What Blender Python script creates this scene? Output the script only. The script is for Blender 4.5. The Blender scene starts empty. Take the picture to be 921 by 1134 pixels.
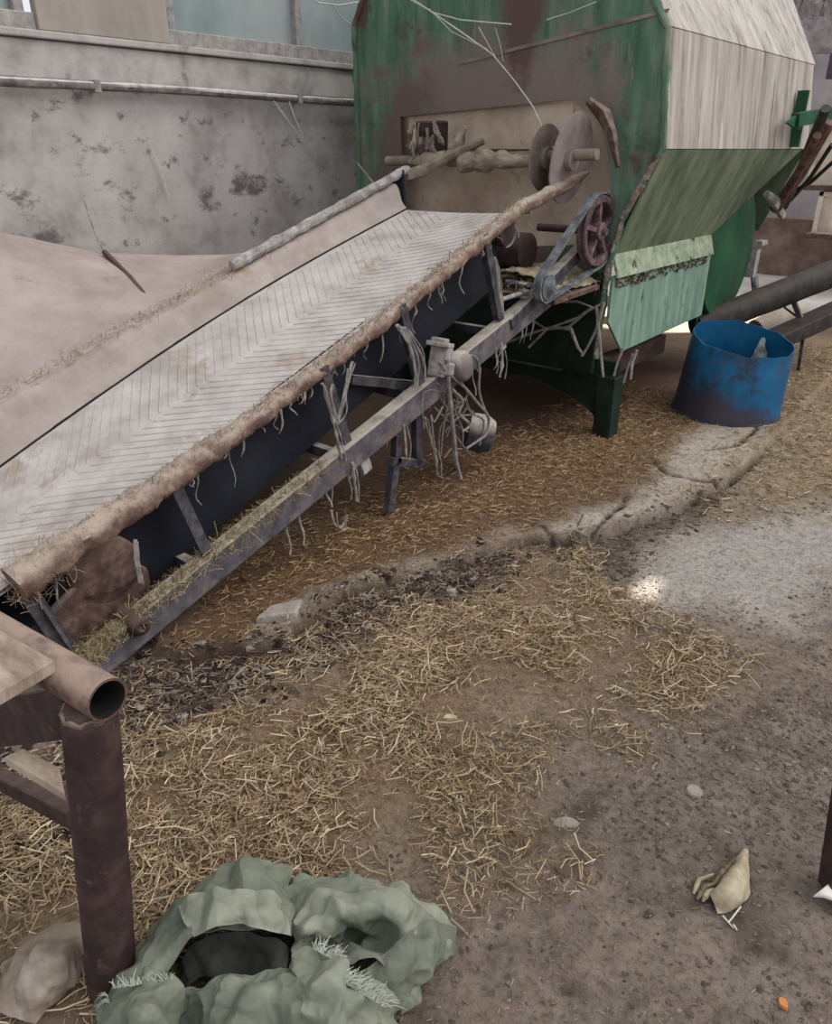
import bpy, bmesh, math, random
import numpy as np
from mathutils import Vector, Matrix, noise
random.seed(7); rng = np.random.default_rng(7)
sc = bpy.context.scene; C = sc.collection

# ------------------------------------------------------------------ camera
FPX = 850.0; HC = 1.4; CX = 460.5; CY = 567.0
PITCH = math.atan(402/FPX); YAW = math.radians(40)
FW = Vector((-math.sin(YAW)*math.cos(PITCH), math.cos(YAW)*math.cos(PITCH), -math.sin(PITCH)))
RT = Vector((math.cos(YAW), math.sin(YAW), 0)); UP = RT.cross(FW); CAM = Vector((0, 0, HC))
cd = bpy.data.cameras.new('camera'); cam = bpy.data.objects.new('camera', cd); C.objects.link(cam)
cd.sensor_fit = 'HORIZONTAL'; cd.sensor_width = 36; cd.lens = 36*FPX/921
cam.matrix_world = Matrix((( RT.x, UP.x, -FW.x, 0), (RT.y, UP.y, -FW.y, 0), (RT.z, UP.z, -FW.z, HC), (0, 0, 0, 1)))
cd.clip_start = 0.02; cd.clip_end = 200
sc.camera = cam
# ------------------------------------------------------------------ light
w = bpy.data.worlds.new('world'); sc.world = w; w.use_nodes = True
bg = w.node_tree.nodes['Background']; bg.inputs[0].default_value = (0.93, 0.95, 1.0, 1); bg.inputs[1].default_value = 0.92
def sun(name, toward, strength, angle, col):
    l = bpy.data.lights.new(name, 'SUN'); l.energy = strength; l.angle = math.radians(angle); l.color = col
    o = bpy.data.objects.new(name, l); C.objects.link(o)
    o.rotation_euler = Vector(toward).to_track_quat('Z', 'Y').to_euler(); return o
sun('daylight', (0.70, 0.45, 0.9), 2.0, 55, (1.0, 0.97, 0.93))
def beam(name, target, src, power, size, blend=0.15):
    l = bpy.data.lights.new(name, 'SPOT'); l.energy = power; l.spot_size = size; l.spot_blend = blend; l.shadow_soft_size = 0.02
    l.color = (1, 0.95, 0.85)
    o = bpy.data.objects.new(name, l); C.objects.link(o); o.location = src
    o.rotation_euler = (Vector(src)-Vector(target)).to_track_quat('Z', 'Y').to_euler(); return o
beam('sunbeam_fleck', (-0.87, 2.27, 0), (-1.0, 8.0, 2.6), 9000, math.radians(1.15), 0.9)
beam('sunbeam_yard', (-2.72, 7.0, 0), (-1.0, 11.8, 4.6), 30000, math.radians(11), 0.2)
sc.view_settings.view_transform = 'Standard'; sc.view_settings.look = 'None'
sc.view_settings.gamma = 1; sc.view_settings.use_curve_mapping = False
sc.view_settings.exposure = 0.0

# ------------------------------------------------------------------ pixel helpers: a point of the place on a known plane
def ray(px, py): return FW + RT*((px-CX)/FPX) + UP*((CY-py)/FPX)
def at(px, py, ax='z', v=0.0):
    d = ray(px, py); i = 'xyz'.index(ax); k = (v-CAM[i])/d[i]; return CAM + d*k

# ------------------------------------------------------------------ materials
def lin(c):
    return tuple(((v/255)/12.92 if v/255 <= 0.04045 else ((v/255+0.055)/1.055)**2.4) for v in c) + (1,)
MATS = {}
def mat(name, c1, c2=None, c3=None, scale=6, stretch=(1, 1, 1), rough=0.85, metal=0, bump=0.3, bscale=40, dust=None, damt=0.8,
        patch=None, pscale=2, pthr=0.55, attr=None, alpha=None, trans=0, emit=None, spec=0.3, wave=None, pst=None, zones=None):
    m = bpy.data.materials.new(name); m.use_nodes = True; nt = m.node_tree; N = nt.nodes; L = nt.links
    b = N['Principled BSDF']; b.inputs['Roughness'].default_value = rough; b.inputs['Metallic'].default_value = metal
    b.inputs['Specular IOR Level'].default_value = spec
    geo = N.new('ShaderNodeNewGeometry'); mp = N.new('ShaderNodeMapping'); L.new(geo.outputs['Position'], mp.inputs[0]); mp.inputs['Scale'].default_value = stretch
    n1 = N.new('ShaderNodeTexNoise'); n1.inputs['Scale'].default_value = scale; n1.inputs['Detail'].default_value = 8; n1.inputs['Roughness'].default_value = 0.65
    L.new(mp.outputs[0], n1.inputs[0])
    r = N.new('ShaderNodeValToRGB'); L.new(n1.outputs[0], r.inputs[0])
    c2 = c2 or c1; c3 = c3 or c2
    r.color_ramp.elements[0].position = 0.33; r.color_ramp.elements[0].color = lin(c1)
    r.color_ramp.elements[1].position = 0.68; r.color_ramp.elements[1].color = lin(c3)
    e = r.color_ramp.elements.new(0.5); e.color = lin(c2)
    out = r.outputs[0]
    if attr:
        a = N.new('ShaderNodeAttribute'); a.attribute_name = attr
        mx = N.new('ShaderNodeMix'); mx.data_type = 'RGBA'; mx.blend_type = 'MULTIPLY'; mx.inputs[0].default_value = 1
        L.new(a.outputs['Color'], mx.inputs[6]); L.new(out, mx.inputs[7]); out = mx.outputs[2]
    def mask(thr, width, sc_, st=None):
        n = N.new('ShaderNodeTexNoise'); n.inputs['Scale'].default_value = sc_; n.inputs['Detail'].default_value = 6; n.inputs['Roughness'].default_value = 0.7
        if st:
            m2 = N.new('ShaderNodeMapping'); L.new(geo.outputs['Position'], m2.inputs[0]); m2.inputs['Scale'].default_value = st; L.new(m2.outputs[0], n.inputs[0])
        else: L.new(geo.outputs['Position'], n.inputs[0])
        q = N.new('ShaderNodeMapRange'); q.inputs[1].default_value = thr; q.inputs[2].default_value = thr+width; L.new(n.outputs[0], q.inputs[0]); return q.outputs[0]
    if patch:
        pl = patch if isinstance(patch, list) else [(patch, pscale, pthr, pst)]
        for col, ps, pt, st in pl:
            mx = N.new('ShaderNodeMix'); mx.data_type = 'RGBA'; L.new(mask(pt, 0.08, ps, st), mx.inputs[0]); L.new(out, mx.inputs[6]); mx.inputs[7].default_value = lin(col); out = mx.outputs[2]
    for zc, zr, zcol in (zones or []):
        vm = N.new('ShaderNodeVectorMath'); vm.operation = 'SUBTRACT'; L.new(geo.outputs['Position'], vm.inputs[0]); vm.inputs[1].default_value = zc
        vd = N.new('ShaderNodeVectorMath'); vd.operation = 'DIVIDE'; L.new(vm.outputs[0], vd.inputs[0]); vd.inputs[1].default_value = zr
        vl = N.new('ShaderNodeVectorMath'); vl.operation = 'LENGTH'; L.new(vd.outputs[0], vl.inputs[0])
        nn = N.new('ShaderNodeTexNoise'); nn.inputs['Scale'].default_value = 5; nn.inputs['Detail'].default_value = 7; nn.inputs['Roughness'].default_value = 0.75; L.new(geo.outputs['Position'], nn.inputs[0])
        ad = N.new('ShaderNodeMath'); ad.operation = 'MULTIPLY_ADD'; L.new(nn.outputs[0], ad.inputs[0]); ad.inputs[1].default_value = 2.2; L.new(vl.outputs['Value'], ad.inputs[2])
        mr = N.new('ShaderNodeMapRange'); mr.inputs[1].default_value = 1.85; mr.inputs[2].default_value = 2.35; mr.inputs[3].default_value = 0.9; mr.inputs[4].default_value = 0; L.new(ad.outputs[0], mr.inputs[0])
        mx = N.new('ShaderNodeMix'); mx.data_type = 'RGBA'; L.new(mr.outputs[0], mx.inputs[0]); L.new(out, mx.inputs[6]); mx.inputs[7].default_value = lin(zcol); out = mx.outputs[2]
    if dust:
        sx = N.new('ShaderNodeSeparateXYZ'); L.new(geo.outputs['Normal'], sx.inputs[0])
        q = N.new('ShaderNodeMapRange'); q.inputs[1].default_value = 0.15; q.inputs[2].default_value = 0.75; q.inputs[4].default_value = damt; L.new(sx.outputs[2], q.inputs[0])
        mm = N.new('ShaderNodeMath'); mm.operation = 'MULTIPLY'; L.new(q.outputs[0], mm.inputs[0])
        k = N.new('ShaderNodeMapRange'); k.inputs[1].default_value = 0.3; k.inputs[2].default_value = 0.55; k.inputs[3].default_value = 0.45; L.new(n1.outputs[0], k.inputs[0]); L.new(k.outputs[0], mm.inputs[1])
        mx = N.new('ShaderNodeMix'); mx.data_type = 'RGBA'; L.new(mm.outputs[0], mx.inputs[0]); L.new(out, mx.inputs[6]); mx.inputs[7].default_value = lin(dust); out = mx.outputs[2]
    L.new(out, b.inputs['Base Color'])
    if bump:
        n3 = N.new('ShaderNodeTexNoise'); n3.inputs['Scale'].default_value = bscale; n3.inputs['Detail'].default_value = 6; n3.inputs['Roughness'].default_value = 0.7
        L.new(mp.outputs[0], n3.inputs[0])
        bp = N.new('ShaderNodeBump'); bp.inputs['Strength'].default_value = bump; bp.inputs['Distance'].default_value = 0.01; L.new(n3.outputs[0], bp.inputs['Height']); L.new(bp.outputs[0], b.inputs['Normal'])
    if alpha is not None: b.inputs['Alpha'].default_value = alpha
    if trans: b.inputs['Transmission Weight'].default_value = trans
    MATS[name] = m; return m

DUST = (186, 176, 166)
mat('wall_plaster', (140, 134, 131), (170, 165, 162), (186, 181, 178), scale=3.5, rough=0.95, bump=0.5, bscale=25, patch=[((104, 98, 97), 2.6, 0.575, (1, 1, 1.7)), ((112, 106, 104), 9, 0.60, (1, 1, 1.2)), ((78, 74, 74), 5, 0.69, (1, 1, 1.6))])
mat('ledge_plaster', (140, 134, 130), (170, 165, 160), (186, 181, 176), scale=5, rough=0.95, bump=0.5, bscale=30, patch=(118, 116, 112), pscale=4, pthr=0.6)
mat('board_tan', (140, 130, 122), (158, 150, 142), (172, 164, 156), scale=3, stretch=(1, 1, 0.3), rough=0.9, bump=0.2)
mat('frame_dusty', (122, 117, 115), (148, 143, 140), (168, 164, 160), scale=20, rough=0.9, dust=DUST)
mat('dusty_glass', (112, 128, 128), (132, 147, 146), (154, 160, 159), scale=1.6, stretch=(1, 1, 0.7), rough=0.45, bump=0.05, spec=0.5)
mat('pipe_grey', (84, 78, 78), (110, 104, 103), (140, 134, 130), scale=18, rough=0.8, dust=(200, 196, 190), damt=1, patch=(60, 50, 50), pscale=14, pthr=0.6)
mat('green_plate', (56, 90, 70), (82, 114, 94), (116, 134, 118), scale=9, stretch=(1.4, 1.4, 0.28), rough=0.75, bump=0.35, bscale=30,
    patch=[((108, 94, 88), 1.3, 0.50, None), ((84, 64, 60), 3.0, 0.57, None), ((130, 126, 114), 14, 0.60, (2, 2, 0.3)), ((60, 104, 78), 5, 0.60, (1, 1, 0.4))], zones=[((-2.45, 3.58, 1.56), (0.66, 1, 0.36), (124, 108, 101)), ((-2.35, 3.58, 2.05), (0.12, 1, 0.35), (92, 66, 62)), ((-3.05, 3.58, 1.4), (0.25, 1, 0.3), (104, 86, 80))])
mat('pale_shell', (134, 124, 114), (166, 156, 146), (192, 184, 174), scale=8, stretch=(1, 1.8, 0.16), rough=0.55, bump=0.2, bscale=18, spec=0.5,
    patch=[((116, 104, 94), 10, 0.55, (1, 1.6, 0.12)), ((150, 164, 146), 7, 0.58, (1, 1.4, 0.14)), ((206, 200, 192), 6, 0.62, (1, 1.6, 0.10)), ((120, 108, 100), 24, 0.68, (1, 1, 0.3))])
mat('green_lower', (78, 90, 70), (102, 114, 90), (130, 136, 110), scale=6, stretch=(1, 1.5, 0.5), rough=0.75, bump=0.25,
    patch=[((56, 96, 70), 2.2, 0.58, None), ((74, 70, 56), 16, 0.66, (1, 1, 0.6))])
mat('teal_band', (92, 118, 104), (116, 144, 128), (144, 164, 150), scale=9, stretch=(1, 2, 0.3), rough=0.7, bump=0.2, patch=[((62, 68, 54), 8, 0.6, (1, 1, 0.5)), ((90, 92, 76), 22, 0.62, (1, 1.6, 0.3))])
mat('pale_flange', (118, 134, 110), (146, 158, 134), (176, 182, 160), scale=16, rough=0.8, patch=(70, 72, 54), pscale=12, pthr=0.58)
mat('dark_green', (12, 26, 20), (18, 36, 27), (28, 50, 38), scale=8, rough=0.6, bump=0.2)
mat('bright_green', (18, 58, 36), (26, 76, 48), (44, 94, 64), scale=5, stretch=(1, 1, 0.5), rough=0.55, bump=0.15, patch=(70, 90, 66), pscale=10, pthr=0.64)
mat('rust_brown', (62, 44, 40), (88, 68, 60), (122, 98, 86), scale=22, rough=0.85, bump=0.4, dust=(168, 148, 134), damt=0.75)
mat('rust_dark', (42, 30, 30), (58, 42, 42), (78, 60, 56), scale=16, rough=0.7, bump=0.3, dust=(120, 100, 90), damt=0.5, patch=(92, 70, 60), pscale=20, pthr=0.62)
mat('pipe_bore', (18, 18, 16), (26, 26, 23), (34, 32, 28), scale=30, rough=0.95)
mat('dark_tan', (96, 84, 74), (122, 110, 98), (148, 136, 122), scale=8, rough=0.9, bump=0.3)
mat('interior_tan', (158, 140, 124), (184, 164, 146), (204, 188, 168), scale=4, rough=0.9, bump=0.25, patch=[((150, 112, 98), 2.5, 0.58, None), ((112, 100, 88), 9, 0.64, (1, 1, 0.4))])
mat('steel_beam', (66, 62, 68), (92, 87, 92), (122, 116, 118), scale=14, rough=0.8, bump=0.35, dust=(186, 176, 162), damt=1.0, patch=[((70, 78, 94), 5, 0.61, None), ((112, 92, 86), 7, 0.55, None)])
mat('strut_steel', (44, 42, 50), (66, 62, 68), (98, 92, 92), scale=20, rough=0.8, dust=DUST, patch=(40, 58, 70), pscale=9, pthr=0.58)
mat('navy_dark', (16, 18, 26), (24, 26, 36), (36, 38, 48), scale=3, rough=0.8, bump=0.15)  # dark navy; on the sheet under the belt it paints the cavity's shade
mat('belt_dust', (160, 153, 148), (180, 173, 168), (194, 188, 183), scale=7, rough=0.95, bump=0.35, bscale=60, patch=[((162, 148, 138), 3, 0.57, None), ((134, 124, 116), 26, 0.70, None)])
mat('skirt_dust', (146, 134, 126), (162, 150, 143), (176, 166, 158), scale=5, rough=0.95, bump=0.4, bscale=50, patch=[((154, 138, 120), 4, 0.55, None), ((120, 106, 100), 22, 0.66, None)])
mat('sheet_dust', (150, 136, 130), (166, 152, 146), (180, 168, 160), scale=3, rough=0.95, bump=0.4, bscale=70, patch=[((142, 126, 120), 7, 0.60, None), ((118, 104, 98), 30, 0.72, None)])
mat('groove', (108, 100, 96), (122, 114, 110), (140, 132, 126), scale=30, rough=1)
mat('rail_crust', (96, 72, 66), (130, 106, 94), (170, 148, 128), scale=18, rough=0.95, bump=0.9, bscale=70, dust=(188, 174, 160), damt=0.75, patch=(110, 86, 82), pscale=7, pthr=0.55)
mat('straw', (215, 215, 215), (235, 235, 235), (255, 255, 255), scale=30, rough=0.75, bump=0, attr='Col', spec=0.3)
mat('husk_strand', (104, 98, 92), (140, 134, 127), (172, 166, 158), scale=30, rough=0.9, bump=0.2)
mat('web', (176, 172, 166), (192, 188, 182), (206, 203, 198), scale=30, rough=0.9, bump=0)
mat('pulley_red', (70, 50, 55), (98, 76, 82), (136, 114, 116), scale=24, rough=0.7, bump=0.4)
mat('rubber', (66, 70, 74), (96, 100, 104), (134, 136, 136), scale=22, rough=0.8, bump=0.2)
mat('box_grey', (120, 114, 112), (152, 146, 143), (182, 176, 172), scale=24, rough=0.85, bump=0.3)
mat('cable', (96, 90, 88), (124, 118, 114), (156, 150, 144), scale=30, rough=0.9)
mat('bundle', (112, 100, 86), (146, 134, 118), (182, 172, 156), scale=18, stretch=(0.4, 1, 1), rough=0.95, bump=0.8)
mat('disc_steel', (84, 74, 66), (112, 100, 90), (142, 130, 118), scale=7, rough=0.75, bump=0.2, patch=(132, 116, 112), pscale=4, pthr=0.56)
mat('disc_mauve', (112, 100, 98), (138, 124, 122), (160, 148, 144), scale=7, rough=0.75, bump=0.2)
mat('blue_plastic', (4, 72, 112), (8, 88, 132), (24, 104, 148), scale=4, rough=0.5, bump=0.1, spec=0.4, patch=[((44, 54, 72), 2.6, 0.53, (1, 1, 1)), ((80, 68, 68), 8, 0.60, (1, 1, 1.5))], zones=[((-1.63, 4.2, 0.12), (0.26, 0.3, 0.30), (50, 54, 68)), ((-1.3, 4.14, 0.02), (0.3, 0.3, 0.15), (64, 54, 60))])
mat('drum_foot', (38, 44, 58), (60, 58, 66), (100, 88, 84), scale=9, rough=0.8, bump=0.3, patch=(30, 60, 100), pscale=8, pthr=0.56)
mat('clear_film', (170, 176, 172), (196, 200, 196), (220, 222, 218), scale=14, rough=0.35, bump=0.2, alpha=0.8, spec=0.5)
mat('sack_green', (88, 93, 80), (108, 114, 99), (130, 135, 119), scale=7, rough=0.75, bump=0.3, bscale=120, patch=[((84, 98, 80), 5, 0.62, None), ((136, 134, 118), 9, 0.64, None)])
mat('sack_inner_shade', (44, 47, 43), (60, 62, 57), (82, 83, 76), scale=9, rough=0.9, bump=0.2)
mat('sack_pale', (110, 116, 101), (130, 134, 118), (150, 152, 136), scale=8, rough=0.8, bump=0.3, bscale=120)
mat('sack_rim', (128, 142, 130), (148, 162, 150), (168, 180, 168), scale=8, rough=0.6, bump=0.2)
mat('fringe', (140, 148, 134), (168, 174, 160), (194, 198, 184), scale=30, rough=0.9, bump=0)
mat('wood_dusty', (128, 112, 98), (156, 140, 124), (182, 166, 150), scale=12, stretch=(1, 3, 1), rough=0.95, bump=0.5)
mat('wood_edge', (70, 60, 44), (92, 82, 62), (118, 106, 80), scale=20, rough=0.95, bump=0.5)
mat('plastic_film', (122, 108, 94), (146, 132, 118), (180, 170, 160), scale=10, rough=0.4, bump=0.3, alpha=0.8)
mat('corn_husk', (152, 138, 114), (176, 163, 136), (194, 183, 158), scale=24, stretch=(1, 1, 1), rough=0.8, bump=0.3, patch=(152, 124, 92), pscale=30, pthr=0.62)
mat('husk_rib', (84, 74, 54), (124, 110, 84), (164, 148, 116), scale=60, rough=0.85, bump=0.4)
mat('clod', (180, 180, 180), (215, 215, 215), (255, 255, 255), scale=40, rough=1, bump=0.5, bscale=90, attr='Col')
mat('floor_ground', (190, 186, 182), (240, 237, 233), (255, 255, 254), scale=55, rough=0.9, bump=1.0, bscale=110, attr='Col', spec=0.35)
mat('yard', (158, 150, 142), (180, 172, 165), (198, 192, 186), scale=2, rough=0.95, bump=0.2)
mat('far_wall', (92, 76, 66), (116, 98, 88), (140, 122, 110), scale=4, rough=0.95, bump=0.3)
mat('crate_pale', (176, 162, 148), (200, 188, 174), (216, 206, 194), scale=5, rough=0.8)
mat('truss_steel', (116, 107, 110), (146, 137, 139), (170, 162, 162), scale=8, rough=0.8, bump=0.2)
mat('roof_sheet', (132, 124, 126), (152, 144, 145), (170, 163, 162), scale=1.5, stretch=(1, 6, 1), rough=0.8)
mat('purple_panel', (66, 56, 72), (78, 68, 84), (90, 80, 96), scale=5, rough=0.6)
mat('black_tube', (32, 28, 28), (46, 42, 40), (68, 62, 56), scale=14, rough=0.65, bump=0.3, dust=(92, 80, 68), damt=0.35, spec=0.4)
mat('edge_crust', (110, 92, 84), (144, 126, 114), (176, 160, 146), scale=40, rough=0.95, bump=0.8)
mat('hose_red', (66, 40, 36), (96, 66, 58), (126, 98, 88), scale=16, rough=0.8, bump=0.3)
mat('grey_stone', (128, 120, 112), (148, 140, 131), (168, 160, 150), scale=10, rough=0.95, bump=0.7, bscale=40)
mat('white_scrap', (196, 190, 182), (216, 210, 203), (228, 224, 218), scale=12, rough=0.8, bump=0.2)
mat('orange_bit', (176, 112, 62), (190, 124, 70), (206, 140, 84), scale=30, rough=0.7)

# ------------------------------------------------------------------ builders
LOC = {}
def tag(o, label, cat, group=None, kind=None):
    o['label'] = label; o['category'] = cat
    if group: o['group'] = group
    if kind: o['kind'] = kind
    return o
def thing(name, loc, label, cat, group=None):
    o = bpy.data.objects.new(name, None); C.objects.link(o); o.location = loc; o.empty_display_size = 0.1
    LOC[o.name] = Vector(loc); return tag(o, label, cat, group)

class MB:
    def __init__(s): s.v = []; s.f = []; s.m = []; s.col = []
    def add(s, vs, fs, mi=0):
        n = len(s.v); s.v += [Vector(q) for q in vs]; s.f += [tuple(n+i for i in f) for f in fs]; s.m += [mi]*len(fs); return s
    def box(s, c, d, rot=None, mi=0):
        hx, hy, hz = d[0]/2, d[1]/2, d[2]/2
        vs = [Vector((x*hx, y*hy, z*hz)) for x in (-1, 1) for y in (-1, 1) for z in (-1, 1)]
        if rot is not None: vs = [rot @ q for q in vs]
        c = Vector(c); return s.add([c+q for q in vs], [(0, 1, 3, 2), (4, 6, 7, 5), (0, 4, 5, 1), (2, 3, 7, 6), (0, 2, 6, 4), (1, 5, 7, 3)], mi)
    def bar(s, a, b, wx, hz, up=(0, 0, 1), mi=0):
        a = Vector(a); b = Vector(b); d = (b-a).normalized(); u = Vector(up); r = d.cross(u).normalized(); u = r.cross(d)
        vs = [p + r*(sx*wx/2) + u*(su*hz/2) for p in (a, b) for sx, su in ((-1, -1), (1, -1), (1, 1), (-1, 1))]
        return s.add(vs, [(0, 1, 2, 3), (7, 6, 5, 4), (0, 4, 5, 1), (1, 5, 6, 2), (2, 6, 7, 3), (3, 7, 4, 0)], mi)
    def prism(s, poly, d, mi=0):
        n = len(poly); P = [Vector(p) for p in poly]; d = Vector(d)
        return s.add(P+[p+d for p in P], [tuple(range(n))[::-1], tuple(range(n, 2*n))] + [(i, (i+1) % n, n+(i+1) % n, n+i) for i in range(n)], mi)
    def tube(s, pts, r, n=8, caps=True, mi=0, flat=1.0, nz=0.0, nf=20):
        pts = [Vector(p) for p in pts]; m = len(pts); R = r if isinstance(r, (list, tuple)) else [r]*m
        vs = []; prev = None
        for i, p in enumerate(pts):
            t = (pts[min(i+1, m-1)]-pts[max(i-1, 0)]).normalized()
            if prev is None:
                a = Vector((0, 0, 1)) if abs(t.z) < 0.9 else Vector((1, 0, 0)); u = t.cross(a).normalized()
            else: u = (prev - t*prev.dot(t)).normalized()
            prev = u; q = t.cross(u)
            for k in range(n):
                a = 2*math.pi*k/n; e = u*math.cos(a) + q*math.sin(a)*flat; rr = R[i]
                if nz: rr *= 1+nz*noise.noise((p+e*rr)*nf)+0.6*nz*noise.noise((p+e*rr)*nf*2.7)
                vs.append(p+e*rr)
        fs = [(i*n+k, i*n+(k+1) % n, (i+1)*n+(k+1) % n, (i+1)*n+k) for i in range(m-1) for k in range(n)]
        if caps: fs += [tuple(range(n))[::-1], tuple(range((m-1)*n, m*n))]
        return s.add(vs, fs, mi)
    def pipe(s, a, b, r, t, n=28, mi=0, mj=0, nz=0.0):   # hollow pipe with a wall
        a = Vector(a); b = Vector(b); d = (b-a).normalized(); u = d.cross(Vector((0, 0, 1)) if abs(d.z) < 0.9 else Vector((1, 0, 0))).normalized(); q = d.cross(u); vs = []
        for p, rr in ((a, r), (b, r), (b, r-t), (a, r-t)):
            for k in range(n):
                an = 2*math.pi*k/n; e = u*math.cos(an)+q*math.sin(an); vs.append(p+e*(rr*(1+nz*noise.noise((p+e*r)*25))))
        for g in range(4):
            h = (g+1) % 4
            s.add([], []); base = len(s.v) if g == 0 else base
            if g == 0: s.v += vs
            s.f += [(base+g*n+k, base+g*n+(k+1) % n, base+h*n+(k+1) % n, base+h*n+k) for k in range(n)]; s.m += [mj if g == 2 else mi]*n
        return s
    def lathe(s, prof, o, ax, n=32, mi=0):       # prof: (radius, along)
        ax = Vector(ax).normalized(); u = ax.cross(Vector((0, 0, 1)) if abs(ax.z) < 0.9 else Vector((1, 0, 0))).normalized(); q = ax.cross(u); o = Vector(o); vs = []
        for r, h in prof:
            for k in range(n):
                a = 2*math.pi*k/n; vs.append(o+ax*h+(u*math.cos(a)+q*math.sin(a))*r)
        m = len(prof)
        fs = [(i*n+k, i*n+(k+1) % n, (i+1)*n+(k+1) % n, (i+1)*n+k) for i in range(m-1) for k in range(n)]
        if prof[0][0] > 1e-5: fs.append(tuple(range(n))[::-1])
        if prof[-1][0] > 1e-5: fs.append(tuple(range((m-1)*n, m*n)))
        return s.add(vs, fs, mi)
    def patch(s, ctrl, nu=30, nv=30, wr=0.0, wf=12, thick=0.0, mi=0, ridge=0.0, seed=0.0, fold=0.0, ff=11.0):
        R = len(ctrl); K = len(ctrl[0]); G = [[Vector(p) for p in row] for row in ctrl]
        def cr(p0, p1, p2, p3, t): return 0.5*((2*p1)+(p2-p0)*t+(2*p0-5*p1+4*p2-p3)*t*t+(3*p1-p0-3*p2+p3)*t**3)
        def line(P, t):
            n = len(P)-1; x = t*n; i = min(int(x), n-1); f = x-i
            return cr(P[max(i-1, 0)] if i > 0 else 2*P[0]-P[1], P[i], P[i+1], P[i+2] if i+2 <= n else 2*P[n]-P[n-1], f)
        vs = []
        for a in range(nu+1):
            rows = [line([G[r][k] for r in range(R)], a/nu) for k in range(K)]
            for b in range(nv+1): vs.append(line(rows, b/nv))
        W = nv+1; nr = []
        for a in range(nu+1):
            for b in range(nv+1):
                d1 = vs[min(a+1, nu)*W+b]-vs[max(a-1, 0)*W+b]; d2 = vs[a*W+min(b+1, nv)]-vs[a*W+max(b-1, 0)]; c = d1.cross(d2)
                nr.append(c.normalized() if c.length > 1e-9 else Vector((0, 0, 1)))
        if wr:
            o = Vector((seed, seed*1.7, 0)); new = []
            for q, m_ in zip(vs, nr):
                h = noise.noise(q*wf+o)*wr
                if ridge: h += (0.5-abs(noise.noise(q*wf*0.8+o*2)))*wr*ridge*2 + (0.4-abs(noise.noise(q*wf*2.1+o)))*wr*ridge*0.6
                new.append(q+m_*h)
            vs = new
        if fold:
            rr = random.Random(int(seed*10)+5); dirs = []
            for k in range(6):
                a = rr.uniform(0, math.pi); dirs.append((Vector((math.cos(a), math.sin(a), rr.uniform(-.6, .6))), ff*rr.uniform(0.55, 1.9), rr.uniform(0, 5), Vector((rr.uniform(-9, 9), rr.uniform(-9, 9), 0))))
            new = []
            for p_, m_ in zip(vs, nr):
                wv = Vector((noise.noise(p_*7), noise.noise(p_*7+Vector((5, 3, 1))), noise.noise(p_*7+Vector((1, 8, 2)))))*0.035
                h = 0
                for d_, f_, ph, of in dirs:
                    t = ((p_+wv).dot(d_)*f_+ph) % 1.0; tri = abs(t-0.5)*2-0.5
                    h += tri*fold*max(0.0, 0.25+1.5*noise.noise(p_*9+of))*(11.0/f_)**0.7
                new.append(p_+m_*h)
            vs = new
        fs = [(a*W+b, a*W+b+1, (a+1)*W+b+1, (a+1)*W+b) for a in range(nu) for b in range(nv)]
        if thick:
            n = len(vs); v2 = [q-m_*thick for q, m_ in zip(vs, nr)]
            f2 = [tuple(n+i for i in f[::-1]) for f in fs]
            edge = [a*W for a in range(nu+1)] + [nu*W+b for b in range(1, nv+1)] + [a*W+nv for a in range(nu-1, -1, -1)] + [b for b in range(nv-1, 0, -1)]
            f3 = [(edge[i], edge[(i+1) % len(edge)], n+edge[(i+1) % len(edge)], n+edge[i]) for i in range(len(edge))]
            return s.add(vs+v2, fs+f2+f3, mi)
        return s.add(vs, fs, mi)
    def build(s, name, m, parent=None, bevel=0, smooth=35, fix=True):
        me = bpy.data.meshes.new(name); cen = Vector((0, 0, 0))
        if parent is not None or True:
            a = Vector((min(q.x for q in s.v), min(q.y for q in s.v), min(q.z for q in s.v))); b = Vector((max(q.x for q in s.v), max(q.y for q in s.v), max(q.z for q in s.v)))
            cen = (a+b)/2
            if parent is None: cen.z = a.z
        me.from_pydata([tuple(q-cen) for q in s.v], [], s.f)
        if fix:
            bm = bmesh.new(); bm.from_mesh(me); bmesh.ops.recalc_face_normals(bm, faces=bm.faces); bm.to_mesh(me); bm.free()
        for mm in (m if isinstance(m, (list, tuple)) else [m]): me.materials.append(MATS[mm])
        me.polygons.foreach_set('material_index', s.m)
        if smooth:
            me.polygons.foreach_set('use_smooth', [True]*len(me.polygons)); me.set_sharp_from_angle(angle=math.radians(smooth))
        o = bpy.data.objects.new(name, me); C.objects.link(o); LOC[o.name] = cen
        if parent is not None: o.parent = parent; o.location = cen-LOC[parent.name]
        else: o.location = cen
        if bevel:
            bv = o.modifiers.new('bevel', 'BEVEL'); bv.width = bevel; bv.segments = 2; bv.limit_method = 'ANGLE'; bv.angle_limit = math.radians(40)
        return o

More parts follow.
